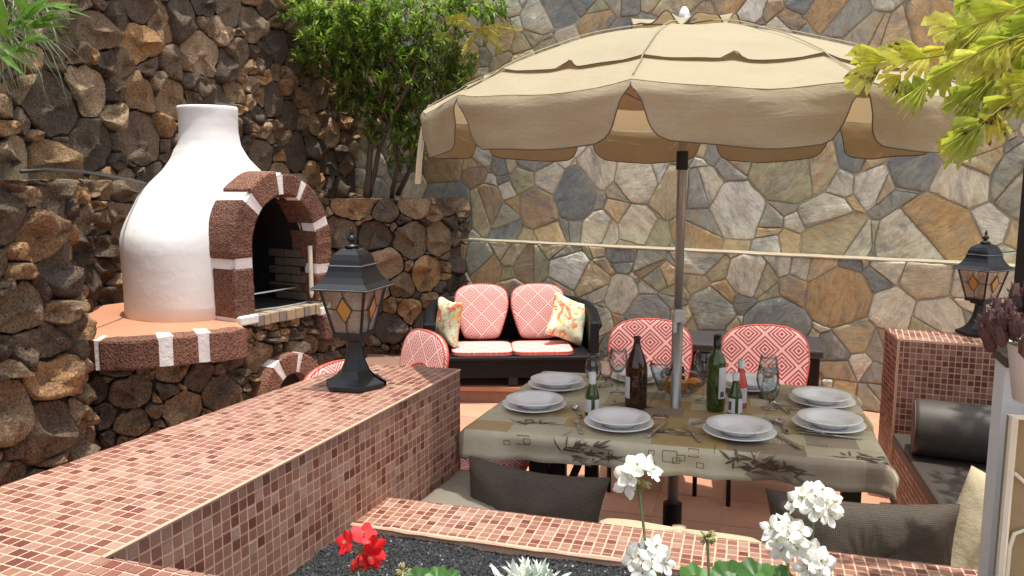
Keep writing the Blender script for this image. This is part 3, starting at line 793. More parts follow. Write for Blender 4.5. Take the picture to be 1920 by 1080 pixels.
# terrace earth between the low and high walls
mb = MB(); mb.prism([(-2.4, 1.2), (-2.1, 3.42), (-2.75, 4.9), (-2.2, 7.2), (-1.3, 7.35), (-.45, 7.9), (-1.5, 8.7), (-3.1, 8.7), (-3.3, 1.2)], 1.2, 1.50); o = mb.build('terrace_soil', M['earth']); o['kind'] = 'structure'
mb = MB(); hp = [Pz(50, 316, 1.735), Pz(130, 318, 1.74)]
hp = [PY(40, 322, 3.3), PY(90, 318, 3.6), PY(150, 321, 3.9), PY(215, 331, 4.25), PY(262, 341, 4.6), PY(280, 345, 4.9)]
mb.tube(hp, .0075, 8); tag(mb.build('garden_hose', M['hose'], None, smooth=True), 'black hose lying along the top of the left lava wall', 'hose')

# ---------------------------------------------------------------- the oven
Nn = Vector((-1.52, 4.30, 0)); e2 = Vector((.492, .870, 0)).normalized(); e1 = Vector((-.870, .492, 0)).normalized(); ef = -e1
ov = thing('barbecue_oven', 'white plastered outdoor barbecue oven with chimney and red pumice arch', 'oven', (Nn.x, Nn.y, 0))
secs = [(.93, .50, .46, .350, 5), (1.15, .50, .462, .352, 5), (1.36, .50, .455, .35, 4.5), (1.50, .505, .43, .345, 4), (1.60, .515, .395, .335, 3.3), (1.68, .525, .34, .30, 2.8), (1.75, .535, .275, .255, 2.4),
        (1.82, .545, .222, .218, 2.15), (1.90, .55, .185, .185, 2.05), (1.98, .55, .171, .171, 2), (2.07, .55, .168, .168, 2), (2.115, .55, .173, .173, 2), (2.125, .55, .168, .168, 2)]
# finer interpolation
fine = []
for a, b in zip(secs, secs[1:]):
    k = 3
    for i in range(k): fine.append(tuple(p+(q-p)*i/k for p, q in zip(a, b)))
fine.append(secs[-1])
fine += [(2.12, .55, .15, .15, 2), (2.0, .55, .145, .145, 2)]
seg = 64; mb = MB(); vs = []
for z, c, a, b, n_ in fine:
    for k in range(seg):
        th = 2*pi*k/seg; ct, st = cos(th), sin(th)
        if st < 0: m_ = max(0, min(1, (1.84-z)/.52)); m_ = m_*m_*(3-2*m_); bn = b+(.625-.36)*m_; nn_ = 2.25 if z < 1.9 else 2; an = a-.03*m_
        else: bn, nn_, an = b, n_, a
        x = an*abs(ct)**(2/nn_)*(1 if ct > 0 else -1)-(.06*m_*abs(st) if st < 0 else 0); y = bn*abs(st)**(2/nn_)*(1 if st > 0 else -1)
        p = Nn+e2*(.36+y)+e1*(c+x); p.z = z
        d = (noise.noise(p*3.2)*.012+noise.noise(p*9)*.002)*(1 if z < 2.1 else .3)
        cd_ = (p-(Nn+e2*.36+e1*c)); cd_.z = 0; cd_.normalize(); vs.append(p+cd_*d)
nr_ = len(fine)
fs = [(i*seg+k, i*seg+(k+1) % seg, (i+1)*seg+(k+1) % seg, (i+1)*seg+k) for i in range(nr_-1) for k in range(seg)]
fs += [tuple(range(seg))[::-1], tuple((nr_-1)*seg+k for k in range(seg))]
mb.add(vs, fs); bodyo = mb.build('body', [M['white'], M['soot_and_shade']], ov, smooth=2)
ZS = 1.30
def arch(hw, rise, z0, n=14):
    return [(-hw, z0)]+[(-hw*cos(pi*i/n), ZS+rise*sin(pi*i/n)) for i in range(n+1)]+[(hw, z0)]
def F3(s, z, d): p = Nn+e2*(.36+s)+ef*d; return Vector((p.x, p.y, z))
cut = MB(); ar = arch(.255, .315, .955); n = len(ar)
cut.add([F3(s, z, .3) for s, z in ar]+[F3(s, z, -.62) for s, z in ar], [tuple(range(n)), tuple(range(n, 2*n))[::-1]]+[(i, n+i, n+(i+1) % n, (i+1) % n) for i in range(n)])
cutter = cut.build('cutter', [M['white'], M['soot_and_shade']], ov)
for p in cutter.data.polygons: p.material_index = 1
bm = bmesh.new(); bm.from_mesh(cutter.data); bmesh.ops.recalc_face_normals(bm, faces=bm.faces); bm.to_mesh(cutter.data); bm.free()
md = bodyo.modifiers.new('bo', 'BOOLEAN'); md.object = cutter; md.operation = 'DIFFERENCE'; md.solver = 'EXACT'; md.material_mode = 'INDEX'
bpy.context.view_layer.update()
dg = bpy.context.evaluated_depsgraph_get(); newme = bpy.data.meshes.new_from_object(bodyo.evaluated_get(dg))
bodyo.modifiers.clear(); bodyo.data = newme
for p in newme.polygons: p.use_smooth = p.material_index == 0
bpy.data.objects.remove(cutter)
print('oven body faces', len(newme.polygons))
# arch ring of pumice blocks: blocks by segment of the outline
def ring_pt(t_, k):
    """t_ 0..1 left foot to right foot; k 0 inner 1 outer"""
    hi, ho, ri, ro = .250, .372, .310, .425
    Hs = ZS-.95; tot = Hs*2+pi*.33
    L = t_*tot
    hw = hi+(ho-hi)*k; rr = ri+(ro-ri)*k
    if L < Hs: return (-hw, .95+L)
    if L > tot-Hs: return (hw, .95+(tot-L))
    a = (L-Hs)/(tot-2*Hs)*pi
    return (-hw*cos(a), ZS+rr*sin(a))
def ring_block(t0, t1, fr, bk, ko, mat, name, jit=.006, n=7, ki=0):
    mb = MB(); vs = []
    for i in range(n+1):
        t_ = t0+(t1-t0)*i/n
        (a, b), (c, d) = ring_pt(t_, ki), ring_pt(t_, ko)
        for s, z, dd in ((a, b, fr), (c, d, fr), (c, d, bk), (a, b, bk)):
            q = F3(s, z, dd); e = noise.noise_vector(q*22)*jit; vs.append(q+e)
    fs = [(i*4+k, i*4+(k+1) % 4, i*4+4+(k+1) % 4, i*4+4+k) for i in range(n) for k in range(4)]+[(0, 1, 2, 3)[::-1], tuple(n*4+k for k in range(4))]
    mb.add(vs, fs); return mb.build(name, mat, ov, bevel=.012 if name == 'pumice_block' else 0)
marks = [(.0, .185), (.215, .385), (.415, .485), (.505, .57), (.59, .70), (.725, .805), (.83, .995)]
marks = [(.0, .155), (.185, .335), (.365, .475), (.497, .575), (.597, .715), (.740, .865), (.893, .999)]
for i, (a, b) in enumerate(marks):
    ring_block(a, b, .055, -.16, 1.22 if i in (1, 2) else (1.14 if i == 0 else 1.04), M['redpumice2'] if i == 2 else M['redpumice'], 'pumice_block')
ring_block(0, .999, .048, -.05, .98, M['whitem'], 'white_joint', .002, 60, .03)
ring_block(.0, .50, .030, -.17, 1.09, M['whitem'], 'white_joint', .004, 40, .03)
mb = MB(); mb.box(F3(-.315, .935, -.04), (.13, .24, .05), rz=atan2(e2.y, e2.x)); mb.build('white_joint', M['whitem'], ov, bevel=.008)
mb = MB(); mb.box(F3(.33, .90, -.02), (.17, .20, .05), rz=atan2(e2.y, e2.x)); mb.build('white_joint', M['whitem'], ov, bevel=.008)
mb = MB(); mb.box(F3(.36, .80, -.02), (.21, .24, .15), rz=atan2(e2.y, e2.x)); mb.build('pumice_block', M['redpumice'], ov, bevel=.012)
M['darkbrick'] = simple('sooty_brick', (.07, .05, .035), .9, var=.3)
# hearth shelf of small bricks
rnd = random.Random(4); s = -.25
while s < .26:
    wbr = rnd.uniform(.045, .075); mb = MB()
    mb.box(F3(s+wbr/2, .918+rnd.uniform(-.002, .002), .055-.14), (wbr-.006, .30+rnd.uniform(-.006, .006), .062), rz=atan2(e2.y, e2.x), bev=.005); mb.build('hearth_brick', HB[rnd.randrange(4)], ov); s += wbr
mb = MB(); mb.box(F3(0, .915, -.13), (.50, .36, .05), rz=atan2(e2.y, e2.x)); mb.build('hearth_mortar', M['mortar'], ov)
LB = simple('smoked_brick', (.12, .09, .062), .9, var=.3)
for r_ in range(6):          # brick lining seen inside the mouth
    for c_ in range(2):
        mb = MB(); off = .05 if r_ % 2 else 0
        mb.box(F3(.243-.0, .985+r_*.052, -.10-off-c_*.13), (.014, .122, .046), rz=atan2(e2.y, e2.x), bev=.004); mb.build('lining_brick', LB, ov)
        if c_ == 0: mb = MB(); mb.box(F3(.18-c_*.13-off, .985+r_*.052, -.50), (.122, .014, .046), rz=atan2(e2.y, e2.x), bev=.004); mb.build('lining_brick', M['darkbrick'], ov)
g = MB()
for i in range(12): g.tube([F3(-.22+i*.038, 1.05, -.05), F3(-.22+i*.038, 1.05, -.5)], .003, 5)
for d in (-.05, -.5): g.tube([F3(-.23, 1.05, d), F3(.22, 1.05, d)], .005, 5)
tag(g.build('grill_grate', M['steel']), 'metal grill grate inside the dark oven mouth', 'grill')
g = MB(); g.tube([F3(.225, .985, .02), F3(.225, 1.01, .02), F3(.225, 1.30, .02)], [.004, .014, .014], 12)
tag(g.build('chimney_damper_rod', M['cream']), 'slim cream rod standing upright at the right side of the oven mouth', 'rod')
# terracotta slab with pumice edge blocks
ed = [Pz(178, 640, .93), Pz(240, 638, .93), Pz(302, 634, .93), Pz(330, 631, .93), Pz(384, 626, .93), Pz(420, 623, .93), Pz(459, 617, .93)]
sl = MB(); back = [Nn+e2*.30+e1*.1, Nn+e2*.30+e1*1.1, Vector((-2.75, 4.5, 0)), Vector((-2.25, 3.95, 0))]
slp = [xy(p) for p in ed]+[xy(Nn+e2*.0+ef*.02)]+[xy(p) for p in back]
sl.prism(slp, .80, .931); sl.build('slab', M['terra'], ov)
epath = Path([xy(p) for p in ed]); Le = epath.len
def edge_block(a, b, mat, name, pr, zt=.934, zb=.785, jit=.006):
    mb = MB(); n = 8; vs = []
    for i in range(n+1):
        u = Le*(a+(b-a)*i/n)
        for d, z in ((pr, zb), (pr, zt), (-.10 if name == 'pumice_block' else -.12, zt), (-.10, zb)):
            q = epath.at(u, z, d); vs.append(q+noise.noise_vector(q*20)*jit)
    fs = [(i*4+k, i*4+(k+1) % 4, i*4+4+(k+1) % 4, i*4+4+k) for i in range(n) for k in range(4)]+[(0, 1, 2, 3)[::-1], tuple(n*4+k for k in range(4))]
    mb.add(vs, fs); mb.build(name, mat, ov, bevel=.014 if name == 'pumice_block' else 0)
for a, b in ((.02, .40), (.485, .66), (.735, 1.03)): edge_block(a, b, M['redpumice2'] if a > .4 else M['redpumice'], 'pumice_block', .022)
for a, b in ((-.04, .03), (.39, .495), (.65, .745)): edge_block(a, b, M['whitem'], 'white_joint', .014, .937, .79, .004)
# stone base under the oven, with the small wood store arch
AC = (-.02, .45)
bp = [xy(epath.at(0, 0, -.05)+Vector((-.22, .03, 0))), xy(epath.at(.03*Le, 0, -.06)), xy(epath.at(.5*Le, 0, -.06)), xy(Nn+ef*.02-e2*.03), xy(Nn+ef*.02+e2*.74), xy(Nn+ef*.02+e2*1.0+e1*.25)]
bpath = Path(bp); u_n = bpath.L[3]
sb, _ = stone_wall('oven_base', 'lava stone base carrying the oven and its terracotta slab', 'stone base', bp, .0, .80, LRs, 'lava', 44, h=.04, gap=.003, thick=.2,
                   mask=lambda u, z: not (math.hypot(u-(u_n+.03+.36+AC[0]), z-AC[1]) < .18 or (abs(u-(u_n+.03+.36+AC[0])) < .16 and z < AC[1])))
# the upper strip under the hearth
stone_wall('hearth_base', 'band of small lava stones under the oven mouth', 'stone base', [xy(Nn+ef*.01+e2*.06), xy(Nn+ef*.01+e2*.80)], .795, .885, [(.05, 200), (.035, 400)], 'lava', 45, h=.035, gap=.003, thick=.2)
def arch_block(a0, a1, r0, r1, mat, name, fr):
    mb = MB(); n = 6; vs = []
    for i in range(n+1):
        a = R(a0+(a1-a0)*i/n)
        for r, d in ((r0, fr), (r1, fr), (r1, -.06), (r0, -.06)):
            q = F3(AC[0]-r*cos(a), AC[1]+r*sin(a), d+.02); vs.append(q+noise.noise_vector(q*22)*.005)
    fs = [(i*4+k, i*4+(k+1) % 4, i*4+4+(k+1) % 4, i*4+4+k) for i in range(n) for k in range(4)]+[(0, 1, 2, 3)[::-1], tuple(n*4+k for k in range(4))]
    mb.add(vs, fs); mb.build(name, mat, sb, bevel=.01 if name == 'pumice_block' else 0)
for a, b in ((2, 52), (64, 100), (110, 165)): arch_block(a, b, .125, .245, M['redpumice2'], 'pumice_block', .075)
for a, b in ((-6, 3), (51, 65), (99, 111), (164, 176)): arch_block(a, b, .13, .245, M['whitem'], 'white_joint', .068)
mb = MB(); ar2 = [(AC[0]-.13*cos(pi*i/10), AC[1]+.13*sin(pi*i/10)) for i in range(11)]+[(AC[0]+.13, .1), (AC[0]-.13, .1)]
mb.add([F3(a, b, .025) for a, b in ar2], [tuple(range(len(ar2)))]); mb.build('recess_shade_sheet', M['soot_and_shade'], sb)  # flat dark sheet painted as the shade inside the wood store arch
# ================================================================ PARASOL
PO = Pz(1267, 765, .75); PC = Vector((PO.x, PO.y+.05, 0)); PD = Vector((PO.x, PO.y+.01, 0))
um = thing('parasol', 'large open khaki canvas parasol with scalloped valance standing through the dining table', 'parasol', PC)
RU = 1.045; NP = 10; TH0 = R(-19.5)     # angle 0 points at the camera side
def udir(a): return Vector((sin(a), -cos(a), 0))
ZT, ZE = 2.29, 1.98
def canopy_z(q): return ZT-(ZT-ZE)*(q**1.8)
def canopy_pt(pan, f, q, dz=0, wob=0):
    """pan panel number, f -1..1 across, q radius 0..1"""
    a0, a1 = TH0+pan*2*pi/NP, TH0+(pan+1)*2*pi/NP
    p = udir(a0).lerp(udir(a1), (f+1)/2)
    sag = (1-f*f)*(.016+.012*q)*q
    r = RU*q*(1+.035*(1-f*f)*(q**3))
    z = canopy_z(q)-sag+dz+wob*noise.noise(Vector((p.x*q*5, p.y*q*5, 3)))*.010*q
    return PC+p*r+Vector((0, 0, z))
def panel_sheet(q0, q1, nq, dz, name, qmax=None, wob=1):
    nf = 12; mb = MB()
    for pan in range(NP):
        vs = []
        for i in range(nq+1):
            for j in range(nf+1):
                f = -1+2*j/nf; q = q0+(q1-q0)*i/nq
                if qmax: q = q0+(qmax(f)-q0)*i/nq
                zz = dz(f, i/nq) if callable(dz) else dz
                vs.append(canopy_pt(pan, f, q, zz, wob))
        mb.add(vs, [(i*(nf+1)+j, i*(nf+1)+j+1, (i+1)*(nf+1)+j+1, (i+1)*(nf+1)+j) for i in range(nq) for j in range(nf)])
    return mb.build(name, M['canvas'], um, smooth=True)
can = panel_sheet(.02, 1.0, 18, -.004, 'canopy')
def capq(f): return .835-.018*(1-abs(f))*0-.02*exp(-((f)/.13)**2)
cap = panel_sheet(.02, .88, 16, lambda f, t_: .002+(.005*(t_**6))*(.4+.6*abs(sin(f*4.2)))+.022*(t_**12)*exp(-((f-.02)/.06)**2), 'canopy_cap', capq)
mb = MB()
for pan in range(NP):
    pts = []
    for j in range(41):
        f = -1+2*j/40; q = capq(f)
        pts.append(canopy_pt(pan, f, q, .002+.005*(.4+.6*abs(sin(f*4.2)))+.022*exp(-((f-.02)/.06)**2), 1))
    mb.tube(pts, .0018, 5)
mb.build('cap_piping', M['piping'], um)
mb = MB()
for pan in range(NP):          # seams over the ribs
    mb.tube([canopy_pt(pan, -1, .05+.93*i/24, .012 if i < 21 else .002, 1) for i in range(25)], .0022, 4)
mb.build('seam', M['canvas'], um)
# valance: one hanging scallop for each panel
VH = .160
def gap(v):
    if v < .12: return 0
    u = (v-.12)/.88; s_ = min(1, u/.85); s_ = s_*s_*(3-2*s_)
    return (.10*s_+.12*min(1, u*4)**.6)+.05*(u**2)+.22*(1-sqrt(max(0, 1-max(0, (u-.62)/.38)**2)))*1.0
for pan in range(NP):
    nf, nv = 20, 16; mb = MB(); vs = []; bl, br, bb = [], [], []
    ph = pan*1.7
    for i in range(nv+1):
        v = i/nv; g_ = gap(v)*.70
        for j in range(nf+1):
            f = (-1+2*j/nf)*(1-g_); p = canopy_pt(pan, f, 1.0, -.006, 1)
            o_ = p-PC; o_.z = 0; o_.normalize()
            out_ = .014*sin(min(1, v*4)*pi/2)-.022*v+.010*v*sin(f*5+ph)+.006*noise.noise(Vector((f*3+pan*5, v*3, 1)))
            q = p+o_*out_-Vector((0, 0, VH*v*(1+.03*sin(f*2+ph))+(.010*(1-min(1, v*5)))*0))
            vs.append(q)
            if j == 0: bl.append(q)
            if j == nf: br.append(q)
            if i == nv: bb.append(q)
    mb.add(vs, [(i*(nf+1)+j, i*(nf+1)+j+1, (i+1)*(nf+1)+j+1, (i+1)*(nf+1)+j) for i in range(nv) for j in range(nf)])
    vo_ = mb.build('valance', M['canvas'], um, smooth=True)
    pm_ = MB(); pm_.tube(bl[1:]+bb[1:-1]+br[1:][::-1], .0021, 6); pm_.build('valance_piping', M['piping'], vo_)
# ribs, struts, hub, pole
for k in range(NP):
    mb = MB(); mb.tube([canopy_pt(k, -1, q, -.018) for q in (.03, .25, .5, .75, .98)], .006, 6); rb = mb.build('rib', M['pole'], um)
    mb = MB(); mb.tube([PC+udir(TH0+k*2*pi/NP)*.03+Vector((0, 0, 1.95)), canopy_pt(k, -1, .5, -.03)], .005, 6); mb.build('strut', M['pole'], rb)
mb = MB(); mb.lathe([(0, 1.92), (.035, 1.92), (.04, 1.95), (.035, 1.99), (0, 1.99)], PC, 16); mb.lathe([(0, 2.24), (.03, 2.24), (.035, 2.31), (0, 2.31)], PC, 16); mb.build('hub', M['blackp'], um, smooth=False)
mb = MB(); mb.tube([PD+Vector((0, 0, 1.12)), PD+Vector((0, 0, 2.33))], .0185, 20); mb.build('upper_pole', M['pole'], um, smooth=2)
mb = MB(); mb.tube([PD+Vector((0, 0, .05)), PD+Vector((0, 0, 1.15))], .0225, 20); mb.build('lower_pole', M['pole'], um, smooth=2)
mb = MB(); mb.box(PD+Vector((0, -.03, 1.145)), (.045, .035, .055), bev=.006); mb.box(PD+Vector((-.018, -.034, 1.10)), (.014, .02, .05), bev=.003); mb.build('crank_bracket', M['bracket'], um)
mb = MB(); mb.lathe([(0, 1.735), (.024, 1.735), (.024, 1.81), (0, 1.81)], PD, 16); mb.build('pole_collar', M['blackp'], um)
mb = MB(); mb.lathe([(0, 0), (.24, 0), (.24, .04), (.06, .055), (.04, .07), (.04, .33), (.024, .33)], PD, 28); mb.build('stand', M['blackp'], um, smooth=False)
mb = MB(); mb.tube([PD+Vector((-.02, -.01, .50)), PD+Vector((-.055, -.02, .50))], [.006, .006], 8); mb.lathe([(0, -.015), (.018, -.012), (.02, 0), (.018, .012), (0, .015)], PD+Vector((-.06, -.02, .50)), 10); mb.build('clamp_knob', M['blackp'], um)
# ruffled vent crown and finial
mb = MB(); nf = 120; vs = []
for i in range(7):
    t_ = i/6
    for j in range(nf):
        a = 2*pi*j/nf; r = .05+.165*t_*(1+.08*sin(5*a+1))
        z = ZT+.012+.04*(1-t_)*.6+(.020*sin(8*a)+.012*sin(13*a+2))*t_**1.3-.004*t_
        vs.append(PC+Vector((sin(a)*r, -cos(a)*r, z)))
mb.add(vs, [(i*nf+j, i*nf+(j+1) % nf, (i+1)*nf+(j+1) % nf, (i+1)*nf+j) for i in range(6) for j in range(nf)])
vc = mb.build('vent_crown', M['canvas'], um, smooth=True)
mb = MB(); mb.tube([vs[6*nf+j] for j in range(nf)]+[vs[6*nf]], .003, 5); mb.build('crown_piping', M['piping'], vc)
mb = MB(); mb.lathe([(.0, .02), (.020, .03), (.023, .05), (.018, .070), (.008, .085), (0, .088)], PC+Vector((0, 0, ZT)), 20); mb.build('finial', M['foil'], um, smooth=2)
# strap hanging from the left edge
rp = canopy_pt(7, .3, 1.0, .004); sx = PY(801, 200, rp.y)
mb = MB(); a_ = [PY(x, y, rp.y-.03) for x, y in ((806, 196), (797, 215), (792, 240), (787, 270), (783, 310), (781, 345))]
for wv in (0, .010):
    vs = []
    for p in a_: vs += [p+Vector((-.007+wv, wv*.6, 0)), p+Vector((.007+wv, .004+wv*.6, 0)), p+Vector((.007+wv, .006+wv*.6, 0)), p+Vector((-.007+wv, .002+wv*.6, 0))]
    mb.add(vs, [(i*4+k, i*4+(k+1) % 4, i*4+4+(k+1) % 4, i*4+4+k) for i in range(len(a_)-1) for k in range(4)])
mb.build('closing_strap', M['strap'], um)

# ================================================================ LANTERNS
def make_lantern(label):
    t = thing('table_lantern', label, 'lantern', (0, 0, 0), 0, 'black pedestal lanterns on the mosaic tops'); t['label'] = label
    mb = MB()
    prof = [(.110, 0), (.110, .016), (.092, .024), (.072, .036), (.052, .058), (.038, .09), (.030, .125), (.026, .158), (.034, .163), (.034, .172)]
    mb.lathe([(0, 0)]+prof, seg=6, a0=R(12)); mb.build('pedestal', M['iron'], t, local=True, bevel=.002)
    zb, zt, hb, ht = .19, .347, .050, .083
    mb = MB(); mb.prism([(-.055, -.055), (.055, -.055), (.055, .055), (-.055, .055)], .178, .194); mb.prism([(-.036, -.036), (.036, -.036), (.036, .036), (-.036, .036)], .166, .178)
    for sx_ in (-1, 1):
        for sy in (-1, 1): mb.tube([(sx_*hb, sy*hb, zb), (sx_*ht, sy*ht, zt)], .0055, 4)
    mb.build('glass_frame', M['iron'], t, local=True)
    def sq(h, z): return [(-h, -h, z), (h, -h, z), (h, h, z), (-h, h, z)]
    rf = MB(); lv = [(.145, .345), (.148, .349), (.146, .354), (.120, .368), (.100, .388), (.088, .408), (.083, .424), (.086, .425), (.086, .429), (.080, .431), (.076, .446), (.064, .464), (.045, .478), (.022, .486), (.0, .489)]
    vs = []
    lv = [(h*.72, z) for h, z in lv]
    for h, z in lv: vs += sq(h, z)
    rf.add(vs, [(i*4+k, i*4+(k+1) % 4, i*4+4+(k+1) % 4, i*4+4+k) for i in range(len(lv)-1) for k in range(4)]+[(0, 1, 2, 3)[::-1]])
    r_ = rf.build('roof', M['iron'], t, local=True)
    mb = MB()
    for h, z, rr in ((.0865*.72, .427, .0018), (.147*.72, .3505, .0018)):
        c = sq(h, z); mb.tube([c[0], c[1], c[2], c[3], c[0]], rr, 5)
    mb.build('roof_trim', M['irontrim'], r_, local=True)
    mb = MB(); mb.lathe([(.0, .485), (.026, .487), (.022, .494), (.008, .498), (.008, .504), (.015, .510), (.016, .518), (.009, .526), (.005, .530), (.008, .535), (.006, .542), (.003, .553), (0, .558)], seg=16); mb.build('finial', M['iron'], t, smooth=2, local=True)
    mb = MB(); mb.lathe([(0, .2), (.02, .2), (.02, .235), (.012, .24), (.026, .262), (.03, .285), (.024, .31), (0, .322)], seg=16); mb.build('bulb', M['foil'], t, smooth=2, local=True)
    for k in range(4):
        Tm = Matrix.Rotation(k*pi/2, 4, 'Z')
        def P_(u, v, d=0): h = hb+(ht-hb)*v; return Tm @ Vector((u*h, -h+d, zb+(zt-zb)*v))
        mb = MB(); mb.add([P_(-.95, .0), P_(.95, 0), P_(.95, 1), P_(-.95, 1), P_(-.95, 0, .003), P_(.95, 0, .003), P_(.95, 1, .003), P_(-.95, 1, .003)],
                          [(0, 1, 2, 3), (4, 7, 6, 5), (0, 4, 5, 1), (1, 5, 6, 2), (2, 6, 7, 3), (3, 7, 4, 0)])
        pn = mb.build('glass_pane', M['pane'], t, local=True)
        dm = [(0, .26), (.42, .56), (0, .84), (-.42, .56)]
        mb = MB(); mb.add([P_(a, b, -.001) for a, b in dm]+[P_(a, b, -.004) for a, b in dm], [(0, 1, 2, 3), (7, 6, 5, 4)]+[(i, (i+1) % 4, 4+(i+1) % 4, 4+i) for i in range(4)]); mb.build('amber_diamond', M['amber'], pn, local=True)
        mb = MB()
        for a, b in zip(dm, dm[1:]+dm[:1]): mb.tube([P_(*a, -.004), P_(*b, -.004)], .0019, 5)
        for a, b in (((0, 0), (0, .26)), ((0, .84), (0, 1)), ((-.95, .56), (-.42, .56)), ((.42, .56), (.95, .56))): mb.tube([P_(*a, -.002), P_(*b, -.002)], .0016, 5)
        mb.build('lead_strip', M['iron'], pn, local=True)
    return t
l1 = make_lantern('black lantern with amber diamond panes on the long counter in front of the oven')
l2 = copy_tree(l1)
p = Pz(667, 722, ZC); place(l1, (p.x, p.y, ZC), R(-27+11))
p = Pz(1834, 626, ZR); place(l2, (p.x, p.y, ZR), R(25), 'black lantern with amber diamond panes on the mosaic pier at the right')

# ================================================================ TABLE
ZTb = .75
TC_ = [Pz(872, 803, ZTb), Pz(1660, 868, ZTb), Pz(1592, 727, ZTb), Pz(1022, 695, ZTb)]   # near left, near right, far right, far left
tu = (TC_[1]-TC_[0]).normalized(); tv = Vector((-tu.y, tu.x, 0))
print('table', [(round(p.x, 2), round(p.y, 2)) for p in TC_])
tang = atan2(tu.y, tu.x)
tb = thing('dining_table', 'dark wooden folding garden table under the patterned oilcloth', 'table', TC_[0].lerp(TC_[2], .5)*Vector((1, 1, 0)) if False else ((TC_[0].x+TC_[2].x)/2, (TC_[0].y+TC_[2].y)/2, 0), tang)
def TP(s, t_, z):  # bilinear position on the table
    a = TC_[0].lerp(TC_[1], s); b = TC_[3].lerp(TC_[2], s); p = a.lerp(b, t_); return Vector((p.x, p.y, z))
mb = MB(); mb.prism([xy(TP(.015, .015, 0)), xy(TP(.985, .015, 0)), xy(TP(.985, .985, 0)), xy(TP(.015, .985, 0))], .715, .743); mb.build('tabletop', M['darkwood'], tb)
for s, t_ in ((.175, .10), (.215, .16), (.19, .88), (.94, .10), (.93, .90)):
    mb = MB(); mb.box(TP(s, t_, .357), (.065, .045, .714), rz=tang, bev=.004); mb.build('leg', M['darkwood'], tb)
for s in (.30,):
    mb = MB(); a, b = TP(s, .15, .70), TP(s-.18, .15, .02)
    mb.box((0, 0, 0), (.05, .03, (a-b).length), T=Matrix.Translation((a+b)/2) @ (a-b).to_track_quat('Z', 'Y').to_matrix().to_4x4()); mb.build('crossed_leg', M['greywood'] if s > .5 else M['darkwood'], tb)
    a, b = TP(s-.16, .17, .70), TP(s+.02, .17, .02)
    mb = MB(); mb.box((0, 0, 0), (.05, .03, (a-b).length), T=Matrix.Translation((a+b)/2) @ (a-b).to_track_quat('Z', 'Y').to_matrix().to_4x4()); mb.build('crossed_leg', M['darkwood'], tb)
for t_ in (.10, .9): mb = MB(); mb.box(TP(.5, t_, .69), (1.3, .03, .045), rz=tang); mb.build('apron', M['darkwood'], tb)
# cloth: sheet draped over the edge
mb = MB(); nu, nv = 96, 60; ov_ = .115; vs = []
Lx, Ly = (TC_[1]-TC_[0]).length, (TC_[3]-TC_[0]).length
def cloth_pt(a, b):
    """a,b in metres from the near left table corner, may run past the edge"""
    ea = max(0, -a, a-Lx); eb = max(0, -b, b-Ly)
    s, t_ = min(max(a/Lx, 0), 1), min(max(b/Ly, 0), 1)
    p = TP(s, t_, ZTb+.001*noise.noise(Vector((a*6, b*6, 0))))
    ox = (-1 if a < 0 else 1) if ea > 0 else 0; oy = (-1 if b < 0 else 1) if eb > 0 else 0
    wavy = .018*sin(a*9+1)+.012*sin(a*21)+.007*sin(a*41+2)+.016*sin(b*13)+.008*sin(b*31)
    def drop(e, s_):
        r = .018
        if e <= 0: return 0, 0
        th = min(e/r, pi/2); out = r*sin(th)*s_; dz = r*(1-cos(th))
        if e > r*pi/2: dz += e-r*pi/2; out += s_*(.10*(e-r*pi/2)+wavy*min(1, (e-r*pi/2)/.06))
        return out, dz
    o1, z1 = drop(ea, ox); o2, z2 = drop(eb, oy)
    zz = max(z1, z2) if (ea and eb) else z1+z2
    if ea and eb:
        k = .75; o1 *= 1+.2*min(1, eb/.05); o2 *= 1+.2*min(1, ea/.05); zz = zz+.25*min(z1, z2)
    return p+tu*o1+tv*o2-Vector((0, 0, zz))
for j in range(nv+1):
    for i in range(nu+1):
        vs.append(cloth_pt(-ov_+(Lx+2*ov_)*i/nu, -ov_+(Ly+2*ov_)*j/nv))
cl = MB(); cl.add(vs, [(j*(nu+1)+i, j*(nu+1)+i+1, (j+1)*(nu+1)+i+1, (j+1)*(nu+1)+i) for j in range(nv) for i in range(nu)])
ct = thing('tablecloth', 'beige oilcloth with brown blocks, squares and leaf prints draped over the dining table', 'tablecloth', (TC_[0].x, TC_[0].y, ZTb), tang)
co = cl.build('cloth_sheet', M['cloth'], ct, smooth=True)
md = co.modifiers.new('s', 'SOLIDIFY'); md.thickness = .002; md.offset = -1
